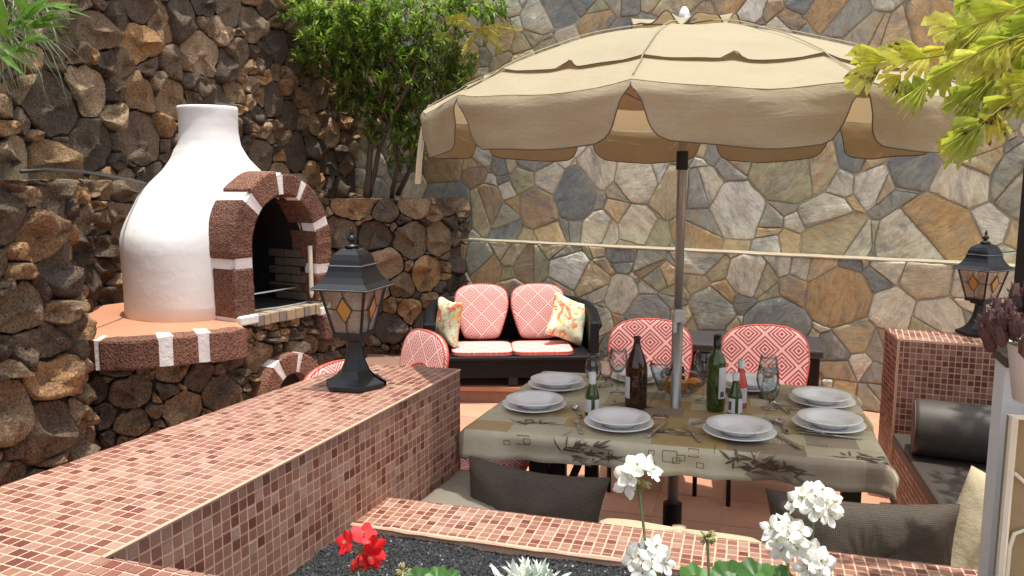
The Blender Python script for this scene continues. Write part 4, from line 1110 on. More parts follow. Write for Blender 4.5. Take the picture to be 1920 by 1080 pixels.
# flat prints
def on_cloth(a, b, h=.0014):
    p = cloth_pt(a, b); q1 = cloth_pt(a+.004, b)-p; q2 = cloth_pt(a, b+.004)-p; n_ = q1.cross(q2).normalized(); return p+n_*h
def leafprint(mb, a, b, ang, L, W, mi, h=.0014):
    n_ = 6; Lp_, Rp = [], []
    for i in range(n_+1):
        t_ = i/n_; wd_ = W*sin(pi*min(.98, t_**.75))*.5
        cx_, cy_ = a+cos(ang)*L*t_, b+sin(ang)*L*t_
        Lp_.append(on_cloth(cx_-sin(ang)*wd_, cy_+cos(ang)*wd_, h)); Rp.append(on_cloth(cx_+sin(ang)*wd_, cy_-cos(ang)*wd_, h))
    k = n_+1; mb.add(Lp_+Rp, [(i, k+i, k+i+1, i+1) for i in range(n_)], mi)
def stripprint(mb, pts, w_, mi, h=.0018):
    for (a, b), (c, d) in zip(pts, pts[1:]):
        L = math.hypot(c-a, d-b); nx_, ny_ = -(d-b)/L*w_/2, (c-a)/L*w_/2; n_ = max(1, int(L/.02)); vs = []
        for i in range(n_+1):
            t_ = i/n_; x, y = a+(c-a)*t_, b+(d-b)*t_; vs += [on_cloth(x+nx_, y+ny_, h), on_cloth(x-nx_, y-ny_, h)]
        mb.add(vs, [(2*i, 2*i+1, 2*i+3, 2*i+2) for i in range(n_)], mi)
rnd = random.Random(5); pr = MB()
for a, b in [(.42, -.045), (1.02, -.05), (1.12, -.07), (.47, -.08), (.20, .13), (.74, .15), (.52, .48), (1.33, .50), (1.05, .85), (.3, .9), (1.42, .03), (-.05, .5)]:
    for k in range(26):
        an = rnd.uniform(-.5, .6) if k > 12 else rnd.uniform(-.2, 3.4)
        leafprint(pr, a+rnd.uniform(-.06, .09), b+rnd.uniform(-.03, .02), an, rnd.uniform(.03, .075), rnd.uniform(.006, .012), 0 if rnd.random() < .72 else 1, .0012+k*.0001)
    stripprint(pr, [(a-.02, b-.02), (a+.06, b+.005), (a+.15, b)], .003, 0)
for a, b, s_ in [(.16, -.055, .022), (.21, -.05, .045), (.235, -.045, .025), (.70, -.045, .02), (.75, -.065, .05), (.785, -.07, .026), (.80, -.06, .028), (.84, -.04, .035), (.87, -.08, .024), (.70, -.09, .024)]:
    stripprint(pr, [(a, b), (a+s_, b), (a+s_, b+s_*.8), (a, b+s_*.8), (a, b)], .0022, 0)
for a, b, c, d in [(.38, .0, .40, .06), (.93, -.02, .93, .04), (.62, .5, .62, .75), (1.15, .25, 1.3, .25)]: stripprint(pr, [(a, b), (c, d)], .003, 0)
for i in range(14): a = 1.13+i*.014; stripprint(pr, [(a, .135+rnd.uniform(-.01, .01)), (a+rnd.uniform(0, .008), .12+rnd.uniform(-.01, .01))], .0025, 0)
pr.build('leaf_print', [M['print'], M['printp']], ct, kind='stuff')

# ---------------------------------------------------------------- table ware
ZW = ZTb+.004
def plate_pair(px, py, lab, r=.133):
    p = Pz(px, py, ZW+.012); t = thing('dinner_plate', lab, 'plate', (p.x, p.y, ZW), random.uniform(0, 6), 'white plates laid on the table')
    mb = MB(); mb.lathe([(0, .004), (.07, .004), (.075, 0), (.085, .002), (.098, .009), (r, .020), (r+.001, .022), (r-.002, .0235), (.1, .013), (.086, .008), (0, .008)], seg=56)
    mb.build('flat_plate', M['porcelain'], t, smooth=2, local=True)
    mb = MB(); z = .012; k = .119; mb.lathe([(0, z), (.06, z), (.066, z+.002), (.082, z+.020), (.09, z+.024), (k, z+.030), (k+.001, z+.032), (k-.002, z+.0335), (.09, z+.028), (.080, z+.024), (.064, z+.008), (.05, z+.006), (0, z+.006)], (.003, .002, 0), seg=56)
    u = mb.build('soup_plate', M['porcelain'], t, smooth=2, local=True)
    return t
for px, py, lab in [(1045, 722, 'stacked white plates at the far left corner of the table'), (1001, 760, 'stacked white plates at the left end of the table, nearer place'),
                    (1160, 794, 'stacked white plates in the near row, left of the parasol pole'), (1386, 810, 'stacked white plates in the near row in front of the green bottles'),
                    (1553, 796, 'stacked white plates at the right end of the table, nearer place'), (1541, 752, 'stacked white plates at the far right corner of the table'),
                    (1196, 708, 'white plates at the far side, partly hidden behind the brown bottle'), (1402, 723, 'white plates at the far side, behind the green wine bottle')]:
    plate_pair(px, py, lab)
def goblet(px, py, lab, h=.19, r=.042, shape='round'):
    p = Pz(px, py, ZW); t = MB()
    b0 = h*.46
    if shape == 'round': bowl = [(.0045, b0), (.018, b0+.006), (r*.8, b0+h*.14), (r, b0+h*.27), (r*.97, b0+h*.38), (r*.84, h)]
    elif shape == 'vee': bowl = [(.0045, b0), (.010, b0+.004), (r*.75, b0+h*.28), (r, b0+h*.45), (r*.98, h)]
    else: bowl = [(.006, h*.2), (.02, h*.22), (r*.9, h*.42), (r, h*.6), (r*.8, h*.8), (r*.72, h*.87), (r*.85, h)]
    base = h*.2 if shape == 'stout' else b0
    outer = [(0, 0), (.033, 0), (.034, .002), (.018, .006), (.006, .014), (.004, .03), (.004, base*.9)]+bowl
    inner = [(max(.0, x-.0016), z+.001 if i else z+.006) for i, (x, z) in enumerate(bowl)][::-1]
    prof = outer+[(bowl[-1][0]-.0008, bowl[-1][1]+.0008)]+inner[1:-1]+[(0, bowl[1][1]+.006)]
    t.lathe(prof, seg=32); o = t.build('wine_glass', M['glass'], None, smooth=2); o.location = (p.x, p.y, ZW)
    tag(o, lab, 'glass', 'glasses on the table'); return o
goblet(1158, 737, 'tall clear wine glass just left of the brown bottle', .20, .042)
goblet(1112, 727, 'clear stemmed glass behind the small green bottle, left of the pair', .155, .039, 'stout')
goblet(1136, 722, 'clear stemmed glass behind the small green bottle, right of the pair', .165, .037, 'stout')
goblet(1238, 781, 'wide V shaped wine glass standing between the brown bottle and the parasol pole', .225, .046, 'vee')
goblet(1318, 752, 'round wine glass half hidden left of the green wine bottle', .215, .042)
goblet(1438, 745, 'clear goblet behind another at the right of the bottles', .185, .040)
goblet(1436, 790, 'front clear goblet of the two right of the small bottles', .225, .043)
goblet(1443, 765, 'clear goblet between the two at the right of the bottles', .16, .038, 'stout')
def bottle(name, px, py, lab, prof, gm, parts, seg=28):
    p = Pz(px, py, ZW); t = thing(name, lab, 'bottle', (p.x, p.y, ZW), random.uniform(-.2, .2))
    mb = MB(); mb.lathe(prof, seg=seg); mb.build('glass_body', gm, t, smooth=2, local=True)
    for nm, mt, pf, a0, a1 in parts:
        mb = MB(); mb.lathe(pf, seg=20, a0=a0, a1=a1); mb.build(nm, mt, t, smooth=True, local=True)
    return t
def shell(pf, w=.0022): return [(0, 0)]+pf+[(max(.001, x-w), z) for x, z in pf[::-1]]+[(0, .006)]
FR = -pi/2
bottle('beer_bottle', 1192, 763, 'tall brown litre bottle with a white side label on the table', shell([(.043, .0), (.0455, .006), (.0455, .165), (.042, .19), (.030, .225), (.019, .25), (.0145, .27), (.0135, .288), (.0155, .289), (.0155, .30)]), M['brown'],
       [('label', M['label'], [(.0462, .045), (.0462, .135)], FR-2.1, FR-.75), ('liquid', M['grape'], [(0, .01), (.043, .01), (.043, .03), (0, .03)], 0, 2*pi)])
bottle('wine_bottle', 1341, 768, 'tall green wine bottle nearly half full of dark wine', shell([(.035, 0), (.0375, .005), (.0375, .19), (.034, .215), (.020, .238), (.0148, .255), (.0138, .30), (.0158, .301), (.0158, .315)]), M['green'],
       [('label', M['label'], [(.0381, .055), (.0381, .185)], FR+.05, FR+1.25), ('label_print', M['ink'], [(.0384, .062), (.0384, .085)], FR+.25, FR+.75), ('liquid', M['wine'], [(0, .008), (.0345, .008), (.0345, .09), (0, .09)], 0, 2*pi), ('foil_collar', M['wine'], [(.0163, .262), (.0163, .314), (0, .3155)], 0, 2*pi)])
small = [(.026, 0), (.0285, .004), (.0285, .078), (.026, .092), (.016, .125), (.0125, .140), (.0118, .170), (.0130, .171), (.0130, .178)]
bottle('small_bottle', 1110, 779, 'small green bottle with white foil neck at the left of the table', shell(small), M['green'],
       [('foil_cap', M['foil'], [(.0142, .128), (.0142, .178), (0, .1805)], 0, 2*pi), ('label', M['label'], [(.0291, .018), (.0291, .072)], FR-1.5, FR-.15), ('label', M['label'], [(.0291, .018), (.0291, .072)], FR+.35, FR+1.6)])
bottle('small_bottle', 1377, 780, 'small green bottle with white foil neck in front of the wine bottle', shell(small), M['green'],
       [('foil_cap', M['foil'], [(.0142, .148), (.0142, .178), (0, .1805)], 0, 2*pi), ('label', M['label'], [(.0291, .018), (.0291, .078)], FR-1.5, FR-.1), ('label_print', M['ink'], [(.0293, .03), (.0293, .065)], FR-1.1, FR-.6), ('label', M['label'], [(.0291, .018), (.0291, .078)], FR+.35, FR+1.6)])
bottle('small_bottle', 1387, 762, 'small pink bottle with grey foil neck behind the small green one', shell([(a, b*1.13) for a, b in small]), M['rose'],
       [('foil_cap', M['foil'], [(.0142, .165), (.0142, .200), (0, .203)], 0, 2*pi), ('label', M['label'], [(.0291, .022), (.0291, .085)], FR-.4, FR+.9)])
# fruit bowl
p = Pz(1275, 738, ZW); fb = MB(); bw = [(.05, 0), (.055, .004), (.075, .02), (.105, .05), (.125, .078)]
fb.lathe([(0, 0)]+bw+[(x-.004, z+.002) for x, z in bw[::-1]][:-1]+[(0, .006)], seg=40); o = fb.build('fruit_bowl', M['glass'], None, smooth=2); o.location = (p.x, p.y, ZW); tag(o, 'shallow glass bowl of fruit behind the parasol pole', 'bowl')
for (dx, dy, dz), lab in zip([(-.062, -.035, .052), (.05, -.045, .052), (.0, .045, .052), (-.01, -.055, .046)], ['orange at the left side of the glass fruit bowl', 'orange at the right side of the glass fruit bowl', 'orange at the back of the glass fruit bowl', 'orange at the front of the glass fruit bowl']):
    mb = MB(); mb.lathe([(0, -.031), (.018, -.027), (.030, -.012), (.034, .002), (.029, .018), (.017, .029), (.004, .031), (0, .029)], seg=20); o = mb.build('orange', M['orange'], None, smooth=2); o.location = (p.x+dx, p.y+dy, ZW+dz); tag(o, lab, 'orange', 'oranges in the fruit bowl')
gr = thing('grape_bunch', 'bunch of dark grapes on top of the fruit bowl', 'grapes', (p.x-.03, p.y+.01, ZW+.07)); gm = None; rnd = random.Random(3)
for k in range(26):
    if gm is None:
        mb = MB(); mb.lathe([(0, -.010), (.007, -.007), (.0098, 0), (.007, .007), (0, .010)], seg=10); o = mb.build('grape', M['grape'], gr, smooth=2, local=True); gm = o.data
    else: o = link_mesh('grape', gm, gr)
    o.location = (rnd.uniform(-.05, .05), rnd.uniform(-.03, .03), rnd.uniform(0, .04))
# cutlery
def fork(lab, px, py, ang, px2=None):
    p = Pz(px, py, ZW); mb = MB(); z = .003
    mb.box((0, -.055, z), (.012, .09, .0025), bev=.001); mb.box((0, -.09, z), (.016, .03, .003), bev=.001); mb.box((0, 0, z+.001), (.007, .05, .003), bev=.001); mb.box((0, .035, z+.002), (.022, .022, .002), bev=.0008)
    for i in range(4): mb.box((-.0085+i*.0057, .065, z+.003), (.0028, .042, .0018))
    o = mb.build('fork', M['steel'], None); o.location = (p.x, p.y, ZW); o.rotation_euler = (0, 0, ang); return tag(o, lab, 'fork', 'cutlery on the table')
def knife(lab, px, py, ang):
    p = Pz(px, py, ZW); mb = MB(); mb.box((0, -.05, .004), (.015, .10, .006), bev=.002); mb.prism([(-.008, 0), (.009, 0), (.010, .07), (.004, .12), (-.006, .12)], .002, .0045)
    o = mb.build('knife', M['steel'], None); o.location = (p.x, p.y, ZW); o.rotation_euler = (0, 0, ang); return tag(o, lab, 'knife', 'cutlery on the table')
def spoon(lab, px, py, ang):
    p = Pz(px, py, ZW); mb = MB(); mb.box((0, -.055, .004), (.010, .10, .003), bev=.001); mb.box((0, -.09, .004), (.015, .03, .003), bev=.001)
    mb.lathe([(0, .001), (.010, .002), (.019, .008), (.021, .012), (.018, .009), (.009, .004), (0, .003)], (0, .025, 0), 20, sy=1.45)
    o = mb.build('spoon', M['steel'], None, smooth=2); o.location = (p.x, p.y, ZW); o.rotation_euler = (0, 0, ang); return tag(o, lab, 'spoon', 'cutlery on the table')
fork('fork left of the near left plates, below the small green bottle', 1083, 797, R(3)); fork('fork in the near row just right of the parasol pole', 1297, 812, R(4))
knife('knife right of the near left plates', 1232, 806, R(-28)); knife('knife right of the near plates in front of the small bottles', 1474, 826, R(12))
knife('knife in front of the plates at the right end', 1562, 818, R(70)); fork('fork lying between the two right hand plates', 1500, 770, R(40))
spoon('spoon behind the fork beside the small green bottle', 1080, 770, R(8)); spoon('spoon left of the far right plates', 1461, 762, R(5)); spoon('spoon left of the nearer right hand plates', 1464, 797, R(-5))
knife('knife pointing away from the near right plates', 1325, 788, R(-50)); fork('fork partly under the right end plates', 1535, 812, R(60))
# ================================================================ SEATS AND CUSHIONS
def puff(outline, th, n_=None, edge=.5, rings=(1.0, .985, .93, .8, .6, .35), seed=0, wr=.0):
    """closed cushion: outline in x-z, thickness along y"""
    cx = sum(p[0] for p in outline)/len(outline); cz = sum(p[1] for p in outline)/len(outline); n = len(outline); vs = []; fs = []
    for side in (-1, 1):
        for f in rings:
            t_ = th/2*(edge+(1-edge)*(1-f**4)**.5) if f < 1 else th/2*edge
            for x, z in outline:
                px_, pz_ = cx+(x-cx)*f, cz+(z-cz)*f
                vs.append((px_, side*(t_+wr*noise.noise(Vector((px_*9, pz_*9, seed+side)))*(1.2-f)), pz_))
        vs.append((cx, side*th/2, cz))
    m = len(rings)*n+1
    for s_ in (0, 1):
        b = s_*m
        for i in range(len(rings)-1):
            for k in range(n):
                q = (b+i*n+k, b+i*n+(k+1) % n, b+(i+1)*n+(k+1) % n, b+(i+1)*n+k); fs.append(q if s_ == 0 else q[::-1])
        for k in range(n):
            q = (b+(len(rings)-1)*n+k, b+(len(rings)-1)*n+(k+1) % n, b+m-1); fs.append(q if s_ == 0 else q[::-1])
    for k in range(n): fs.append((k, m+k, m+(k+1) % n, (k+1) % n))
    return vs, fs
def roundtop(w0, w1, h, n=10, r=.5):
    """cushion outline: width w0 at the foot, w1 at the shoulder, rounded top"""
    pts = [(-w0/2+.03, 0), (w0/2-.03, 0), (w0/2, .03)]
    zs = h-r*w1*.55
    pts.append((w1/2, zs*.75))
    for i in range(n+1):
        a = pi*i/n; pts.append((w1/2*(abs(cos(a))**.75)*(1 if cos(a) >= 0 else -1), zs+(h-zs)*(sin(a)**.8 if sin(a) > 0 else 0)))
    pts.append((-w1/2, zs*.75)); pts.append((-w0/2, .03))
    return resample(chaikin(pts, .25, 2), 44)
def cushion(name, outline, th, mats, parent, Mw, pipe=None, **kw):
    vs, fs = puff(outline, th, **kw); mb = MB(); mb.add(vs, fs)
    o = mb.build(name, mats, parent, smooth=2, local=True)
    o.matrix_basis = Mw
    if pipe:
        mb = MB(); k = kw.get('edge', .5)
        for s_ in (-1, 1): mb.tube([(x*1.003, s_*th/2*k, z*1.002) for x, z in outline]+[(outline[0][0]*1.003, s_*th/2*k, outline[0][1])], .0045, 5)
        mb.build('piping', pipe, o, local=True)
    return o
TR = lambda x, y, z: Matrix.Translation((x, y, z))
RX = lambda a: Matrix.Rotation(R(a), 4, 'X'); RY = lambda a: Matrix.Rotation(R(a), 4, 'Y'); RZ = lambda a: Matrix.Rotation(R(a), 4, 'Z')

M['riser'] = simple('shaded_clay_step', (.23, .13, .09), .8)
# platform step under the sofa
fr = [Pz(700, 727, .12), Pz(1300, 758, .12)]
fr = [Vector((-1.3, 6.02, .12)), Vector((2.4, 5.78, .12))]
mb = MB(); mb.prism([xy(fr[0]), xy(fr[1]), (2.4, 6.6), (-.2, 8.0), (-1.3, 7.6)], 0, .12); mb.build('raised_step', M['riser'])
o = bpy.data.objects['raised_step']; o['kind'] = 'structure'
mb = MB(); mb.prism([xy(fr[0]+Vector((0, -.012, 0))), xy(fr[1]+Vector((0, -.012, 0))), xy(fr[1]+Vector((0, .05, 0))), xy(fr[0]+Vector((0, .05, 0)))], .095, .124); mb.build('step_nosing', M['terra'], o, local=True)

# sofa
sf = thing('garden_sofa', 'black woven two seat sofa with pink diamond cushions against the stone wall', 'sofa', (0, 0, 0))
pl = [(-.625, -.36), (-.635, -.10), (-.60, .12), (-.50, .28), (-.34, .345), (0, .355), (.34, .345), (.50, .28), (.60, .12), (.635, -.10), (.625, -.36)]
pp = Path(pl); nU = 70; vs = []
def rail(u):
    c = abs(u-.5)*2; return .505+.105*(1-c**2.2)-.05*max(0, c-.75)*2
for i in range(nU+1):
    u = i/nU; zt = rail(u); L = pp.len*u
    fl = .045
    for d, z in ((0, .16), (-.028, zt-.05), (-.055, zt-.012), (-.045, zt+.012), (-.008, zt+.016), (.022, zt-.004), (.02, zt-.05), (.03, .16)):
        vs.append(pp.at(L, z, d))
mb = MB(); mb.add(vs, [(i*8+k, i*8+(k+1) % 8, i*8+8+(k+1) % 8, i*8+8+k) for i in range(nU) for k in range(8)]+[tuple(range(8))[::-1], tuple(nU*8+k for k in range(8))])
mb.build('wicker_shell', M['wicker'], sf, smooth=2, local=True)
for s_ in (-1, 1):
    mb = MB(); mb.prism([(s_*.655, -.375), (s_*.585, -.385), (s_*.585, -.30), (s_*.655, -.30)], .02, .50); mb.build('arm_front', M['wicker'], sf, local=True, bevel=.012)
mb = MB(); mb.prism([(-.60, -.40), (.60, -.40), (.58, .28), (-.58, .28)], .215, .245); mb.build('seat_frame', M['wicker'], sf, local=True, bevel=.01)
mb = MB(); mb.prism([(-.58, -.37), (.58, -.37), (.58, -.345), (-.58, -.345)], .075, .22); mb.build('apron', M['wicker'], sf, local=True, bevel=.006)
for x in (-.56, .0, .56):
    for y in ((-.33, .26)): mb = MB(); mb.prism([(x-.035, y-.03), (x+.035, y-.03), (x+.03, y+.03), (x-.03, y+.03)], 0, .10); mb.build('leg', M['blackp'], sf, local=True)
for x in (-.232, .232):
    cushion('back_cushion', roundtop(.30, .435, .45), .07, M['diamond'], sf, TR(x, .13, .28) @ RX(-14), M['redpipe'], edge=.45)
    ol = resample(chaikin([(-.235, -.23), (.235, -.23), (.225, .20), (-.225, .20)], .12, 2), 36)
    cushion('seat_cushion', ol, .035, M['diamond'], sf, TR(x, -.15, .262) @ RX(-90), M['redpipe'], edge=.6)
SC = Pz(962, 700, .22)
place(sf, (-.01, 6.32, .12), R(3))
def pillow_outline(w_, h_, pinch=.12):
    pts = []
    for k in range(4):
        c = [(-1, -1), (1, -1), (1, 1), (-1, 1)]; a, b = c[k], c[(k+1) % 4]
        for i in range(10):
            t_ = i/10; x = a[0]+(b[0]-a[0])*t_; z = a[1]+(b[1]-a[1])*t_
            s_ = 1-pinch*sin(pi*t_)
            if k in (0, 2): z *= s_
            else: x *= s_
            pts.append((x*w_/2, z*h_/2))
    return pts
PM['sofa'] = Matrix.Translation((-.01, 6.32, .12)) @ Matrix.Rotation(R(3), 4, 'Z')
def pillow(name, w_, h_, th, mat, Mw, lab, cat='cushion', seed=1, wr=.012, pinch=.1, group=None):
    vs, fs = puff(pillow_outline(w_, h_, pinch), th, edge=.08, rings=(1, .97, .9, .8, .65, .45, .25), seed=seed, wr=wr)
    mb = MB(); mb.add(vs, fs); o = mb.build(name, mat, None, smooth=2); o.matrix_world = Mw
    return tag(o, lab, cat, group)
pillow('floral_cushion', .34, .35, .11, M['floral'], PM['sofa'] @ TR(-.50, -.08, .465) @ RZ(-62) @ RX(-10), 'floral orange and green cushion upright at the left arm of the sofa', seed=2)
pillow('floral_cushion', .33, .36, .12, M['floral'], PM['sofa'] @ TR(.46, -.02, .46) @ RZ(22) @ RX(-18) @ RY(24), 'floral cushion tilted against the right arm of the sofa', seed=3)

# pink chairs
def make_chair(lab):
    t = thing('garden_chair', lab, 'chair', (0, 0, 0), 0, 'chairs around the dining table')
    for x in (-.23, .23):
        mb = MB(); mb.tube([(x, .30, 0), (x, .20, .45), (x*.9, .24, .60), (x*.72, .29, .82)], .012, 8); mb.build('rear_leg', M['blackp'], t, smooth=2, local=True)
        mb = MB(); mb.tube([(x, -.26, 0), (x, -.22, .42), (x, .0, .43)], .012, 8); mb.build('front_leg', M['blackp'], t, smooth=2, local=True)
    mb = MB(); mb.box((0, -.0, .425), (.46, .46, .02), bev=.005); mb.build('seat_frame', M['blackp'], t, local=True)
    mb = MB(); mb.tube([(-.17, .29, .81), (0, .30, .82), (.17, .29, .81)], .011, 8); mb.build('top_rail', M['blackp'], t, smooth=2, local=True)
    cushion('back_cushion', roundtop(.42, .485, .44, r=.6), .05, M['diamondb'], t, TR(0, .20, .44) @ RX(-12), M['redpipe'], edge=.5)
    ol = resample(chaikin([(-.24, -.24), (.24, -.24), (.23, .22), (-.23, .22)], .14, 2), 36)
    cushion('seat_cushion', ol, .05, M['diamondb'], t, TR(0, -.01, .462) @ RX(-90), M['redpipe'], edge=.6)
    return t
ch = make_chair('pink diamond patterned chair at the far side of the table, behind the parasol pole')
chs = [copy_tree(ch) for _ in range(4)]
place(ch, (.79, 4.42, 0), R(-7))
place(chs[0], (1.40, 4.22, 0), R(-9), 'pink diamond patterned chair at the far side of the table behind the green wine bottle')
place(chs[1], (-.70, 4.16, 0), R(-56), 'pink chair beyond the corner of the long counter with its back edge showing red piping')
place(chs[2], (-.58, 3.52, -.02), R(66), 'pink chair whose top shows behind the lantern on the long counter')
place(chs[3], (-.18, 3.42, 0), R(78), 'pink chair at the left end of the table, its seat showing beside the counter')
for c in (chs[1], chs[2]):
    for q in c.children:
        if 'cushion' in q.name: q.data = q.data.copy(); q.data.materials[0] = M['diamond']

# storage chest by the wall
K0, K1, K2 = Pz(1540, 658, .575), Pz(1276, 642, .575), Pz(1568, 630, .575)
kd = (K1-K0).normalized(); kn = Vector((kd.y, -kd.x, 0)); kn = kn if kn.y > 0 else -kn
cl_, cw = (K1-K0).length, .50
kt = atan2(-kd.y, -kd.x)
def KP(a, b): p = K0+kd*a+kn*b; return (p.x, p.y)
ks = thing('storage_chest', 'dark brown resin storage chest with grey lid against the stone wall', 'chest', (*KP(cl_/2, cw/2), 0), kt)
mb = MB(); mb.prism([KP(.02, .02), KP(cl_, .02), KP(cl_, cw), KP(.02, cw)], .03, .52); mb.build('box_body', M['chest'], ks, bevel=.008)
mb = MB(); mb.prism([KP(-.015, -.015), KP(cl_+.02, -.015), KP(cl_+.02, cw+.01), KP(-.015, cw+.01)], .52, .575); mb.build('lid', M['chestlid'], ks, bevel=.012)
for i in range(5):
    mb = MB(); z = .07+i*.088; mb.prism([KP(.13, .012), KP(cl_-.05, .012), KP(cl_-.05, .03), KP(.13, .03)], z, z+.078); mb.build('front_slat', M['chest'], ks, bevel=.005)
    mb = MB(); mb.prism([KP(.012, .09), KP(.012, cw-.07), KP(.03, cw-.07), KP(.03, .09)], z, z+.078); mb.build('side_slat', M['chest'], ks, bevel=.005)
for b in (.0, cw-.06): mb = MB(); mb.prism([KP(.004, b), KP(.07, b), KP(.07, b+.055), KP(.004, b+.055)], .0, .52); mb.build('corner_post', M['chest'], ks, bevel=.008)

# bench seat covers and pillows along the planter wall
def boxcush(name, pts, z0, z1, mat, lab, r=.03):
    cx = sum(p[0] for p in pts)/len(pts); cy = sum(p[1] for p in pts)/len(pts); ol = resample(chaikin(pts, .08, 2), 72); vs = []
    prof = [(-r, z0), (0, z0+r), (0, z1-r), (-r*.3, z1-r*.3), (-r, z1), (-r*3, z1+.006)]; n = len(ol)
    for d, z in prof:
        for x, y in ol:
            l = math.hypot(x-cx, y-cy); k = (l+d)/l
            w_ = .008*noise.noise(Vector((x*7, y*7, z*4))); vs.append((cx+(x-cx)*k, cy+(y-cy)*k, z+(w_ if z > z0+r else 0)))
    vs.append((cx, cy, z1+.012)); m = len(vs)-1; b = (len(prof)-1)*n
    mb = MB(); mb.add(vs, [(i*n+k, i*n+(k+1) % n, (i+1)*n+(k+1) % n, (i+1)*n+k) for i in range(len(prof)-1) for k in range(n)]+[(b+k, b+(k+1) % n, m) for k in range(n)]+[tuple(range(n))[::-1]])
    o = mb.build(name, mat, None, smooth=2); return tag(o, lab, 'cushion')
Sd = pu; Sn = pv
def BP(a, b): p = A0+Sd*a+Sn*b; return (p.x, p.y)       # a along the planter wall, b beyond its far edge
mb = MB(); mb.prism([BP(.10, .012), BP(2.2, .012), BP(2.2, .42), BP(.10, .42)], .0, .36); o = mb.build('bench_base', M['grout']); tag(o, 'tiled bench base behind the planter wall', 'bench')
boxcush('seat_cushion', [BP(.14, .014), BP(1.9, .014), BP(1.9, .44), BP(.14, .44)], .362, .44, M['beige'], 'long beige seat cushion on the bench behind the planter wall')
_a = (Pz(1120, 968, .66)-A0).dot(Sd)
boxcush('back_cushion', [BP(_a, .013), BP(_a+.50, .013), BP(_a+.50, .10), BP(_a, .10)], .445, .655, M['beige'], 'beige back cushion whose top edge shows between the two charcoal pillows', .03)
cc = C2
def CPt(a, b): p = C1+(-ru)*a-rv*b; return (p.x, p.y)
Lc = (C1-C2).length
boxcush('corner_cushion', [CPt(1.16, .012), CPt(Lc-.02, .012), CPt(Lc-.02, .34), CPt(1.22, .30)], .445, .605, M['taupe'], 'taupe cushion in the corner between the long counter and the planter wall', .04)
pw = atan2(Sd.y, Sd.x)
c1 = PY(1012, 925, 2.66)
def facing(c, rz, rx, ry=0): return Matrix.Translation(c) @ Matrix.Rotation(rz, 4, 'Z') @ RX(rx) @ RY(ry)
pillow('charcoal_pillow', .50, .40, .15, M['pillow'], facing((.065, 2.60, .525), pw+R(2), -16, 3.5), 'charcoal woven pillow leaning on the left end of the planter wall', seed=4, wr=.05, pinch=.11, group='charcoal pillows on the bench')
pillow('charcoal_pillow', .56, .42, .15, M['pillow'], facing((1.065, 2.31, .525), pw+R(4), -16, 0), 'charcoal woven pillow behind the big white flowers at the right', seed=6, wr=.05, pinch=.10, group='charcoal pillows on the bench')
pillow('beige_pillow', .46, .50, .16, M['beige'], facing((1.50, 2.24, .52), pw+R(-10), -18, 20), 'large beige cushion at the right end below the white wall', seed=8, wr=.03, pinch=.05)

# right hand bench with bolster
h0, h1 = Pz(1697, 848, .39), Pz(1790, 990, .39); hd = (h1-h0).normalized(); hn = Vector((-hd.y, hd.x, 0)); hn = hn if hn.x > 0 else -hn
h1 = h0+hd*1.9; hb = h0-hd*.32
rb = thing('side_bench', 'mosaic fronted bench with dark seat pad at the right of the table', 'bench', (h0.x, h0.y, 0))
mb = MB(); mb.prism([xy(hb+hn*.02), xy(h1+hn*.02), xy(h1+hn*.9), xy(hb+hn*.9)], 0, .315); mb.build('grout_body', M['grout'], rb)
L_ = (h1-hb).length
uf = hd if hd.cross(Vector((0, 0, -1))).dot(-hn) > 0 else -hd
mosaic(rb, [(Vector((hb.x, hb.y, .315))+hn*.016, uf, Vector((0, 0, -1)), [(0, 0), (L_, 0), (L_, .31), (0, .31)] if uf == hd else [(-L_, 0), (0, 0), (0, .31), (-L_, .31)])], 13, weights=(3, 4, 4, 3, 4, 1, 3, 3))
mb = MB(); mb.prism([xy(hb), xy(h1), xy(h1+hn*.95), xy(hb+hn*.95)], .318, .39); mb.build('seat_pad', M['bolster'], rb, bevel=.015)
bc = Pz(1705, 862, .39)+Vector((0, 0, 0)); b0 = PY(1712, 812, 3.72); bd_ = qd
ol = []
mb = MB(); r_ = .135; nb = 24; b0.z = .39+r_-.004
pts = [b0+bd_*t_ for t_ in (0, .006, .02, .35, .7, .98, .994, 1.0)]
mb.tube(pts, [r_*.92, r_*.97, r_, r_*1.01, r_*1.01, r_, r_*.97, r_*.92], 32); o = mb.build('bolster', M['bolster'], None, smooth=2); tag(o, 'dark round bolster on the side bench against the mosaic pier', 'bolster')
mb = MB(); mb.tube([b0+bd_*(-.003), b0+bd_*.004], [r_*.93, r_*.93], 32); pob = mb.build('bolster_end', simple('bolster_end_cloth', (.11, .075, .065), .8), None); pob.parent = o

# ================================================================ RIGHT EDGE: white wall, post, pot
wl0, wl1 = Pz(1880, 690, 1.0), None
Wp = PY(1871, 850, 1.62); Wp.z = 0
wdir = Vector((.62, -.78, 0)).normalized(); wback = Vector((.78, .62, 0))
A_ = [Wp, Wp+Vector((.10, -.04, 0)), Wp+Vector((1.0, -.3, 0)), Wp+Vector((1.0, .35, 0)), Wp+Vector((.04, .10, 0))]
wt = thing('white_wall', 'white painted low wall with dark cap at the right edge', 'wall', (Wp.x, Wp.y, 0))
zc = 1.315
mb = MB(); mb.prism([xy(p) for p in A_], 0, zc); mb.build('wall_body', M['render'], wt)
mb = MB(); mb.prism([xy(A_[0]+Vector((-.006, -.012, 0))), xy(A_[1]+Vector((0, -.03, 0))), xy(A_[2]+Vector((0, -.03, 0))), xy(A_[3]), xy(A_[4]+Vector((-.008, .0, 0)))], zc, zc+.02); mb.build('wall_cap', M['darkwood'], wt)
pp_ = Wp+Vector((.085, .045, 0))
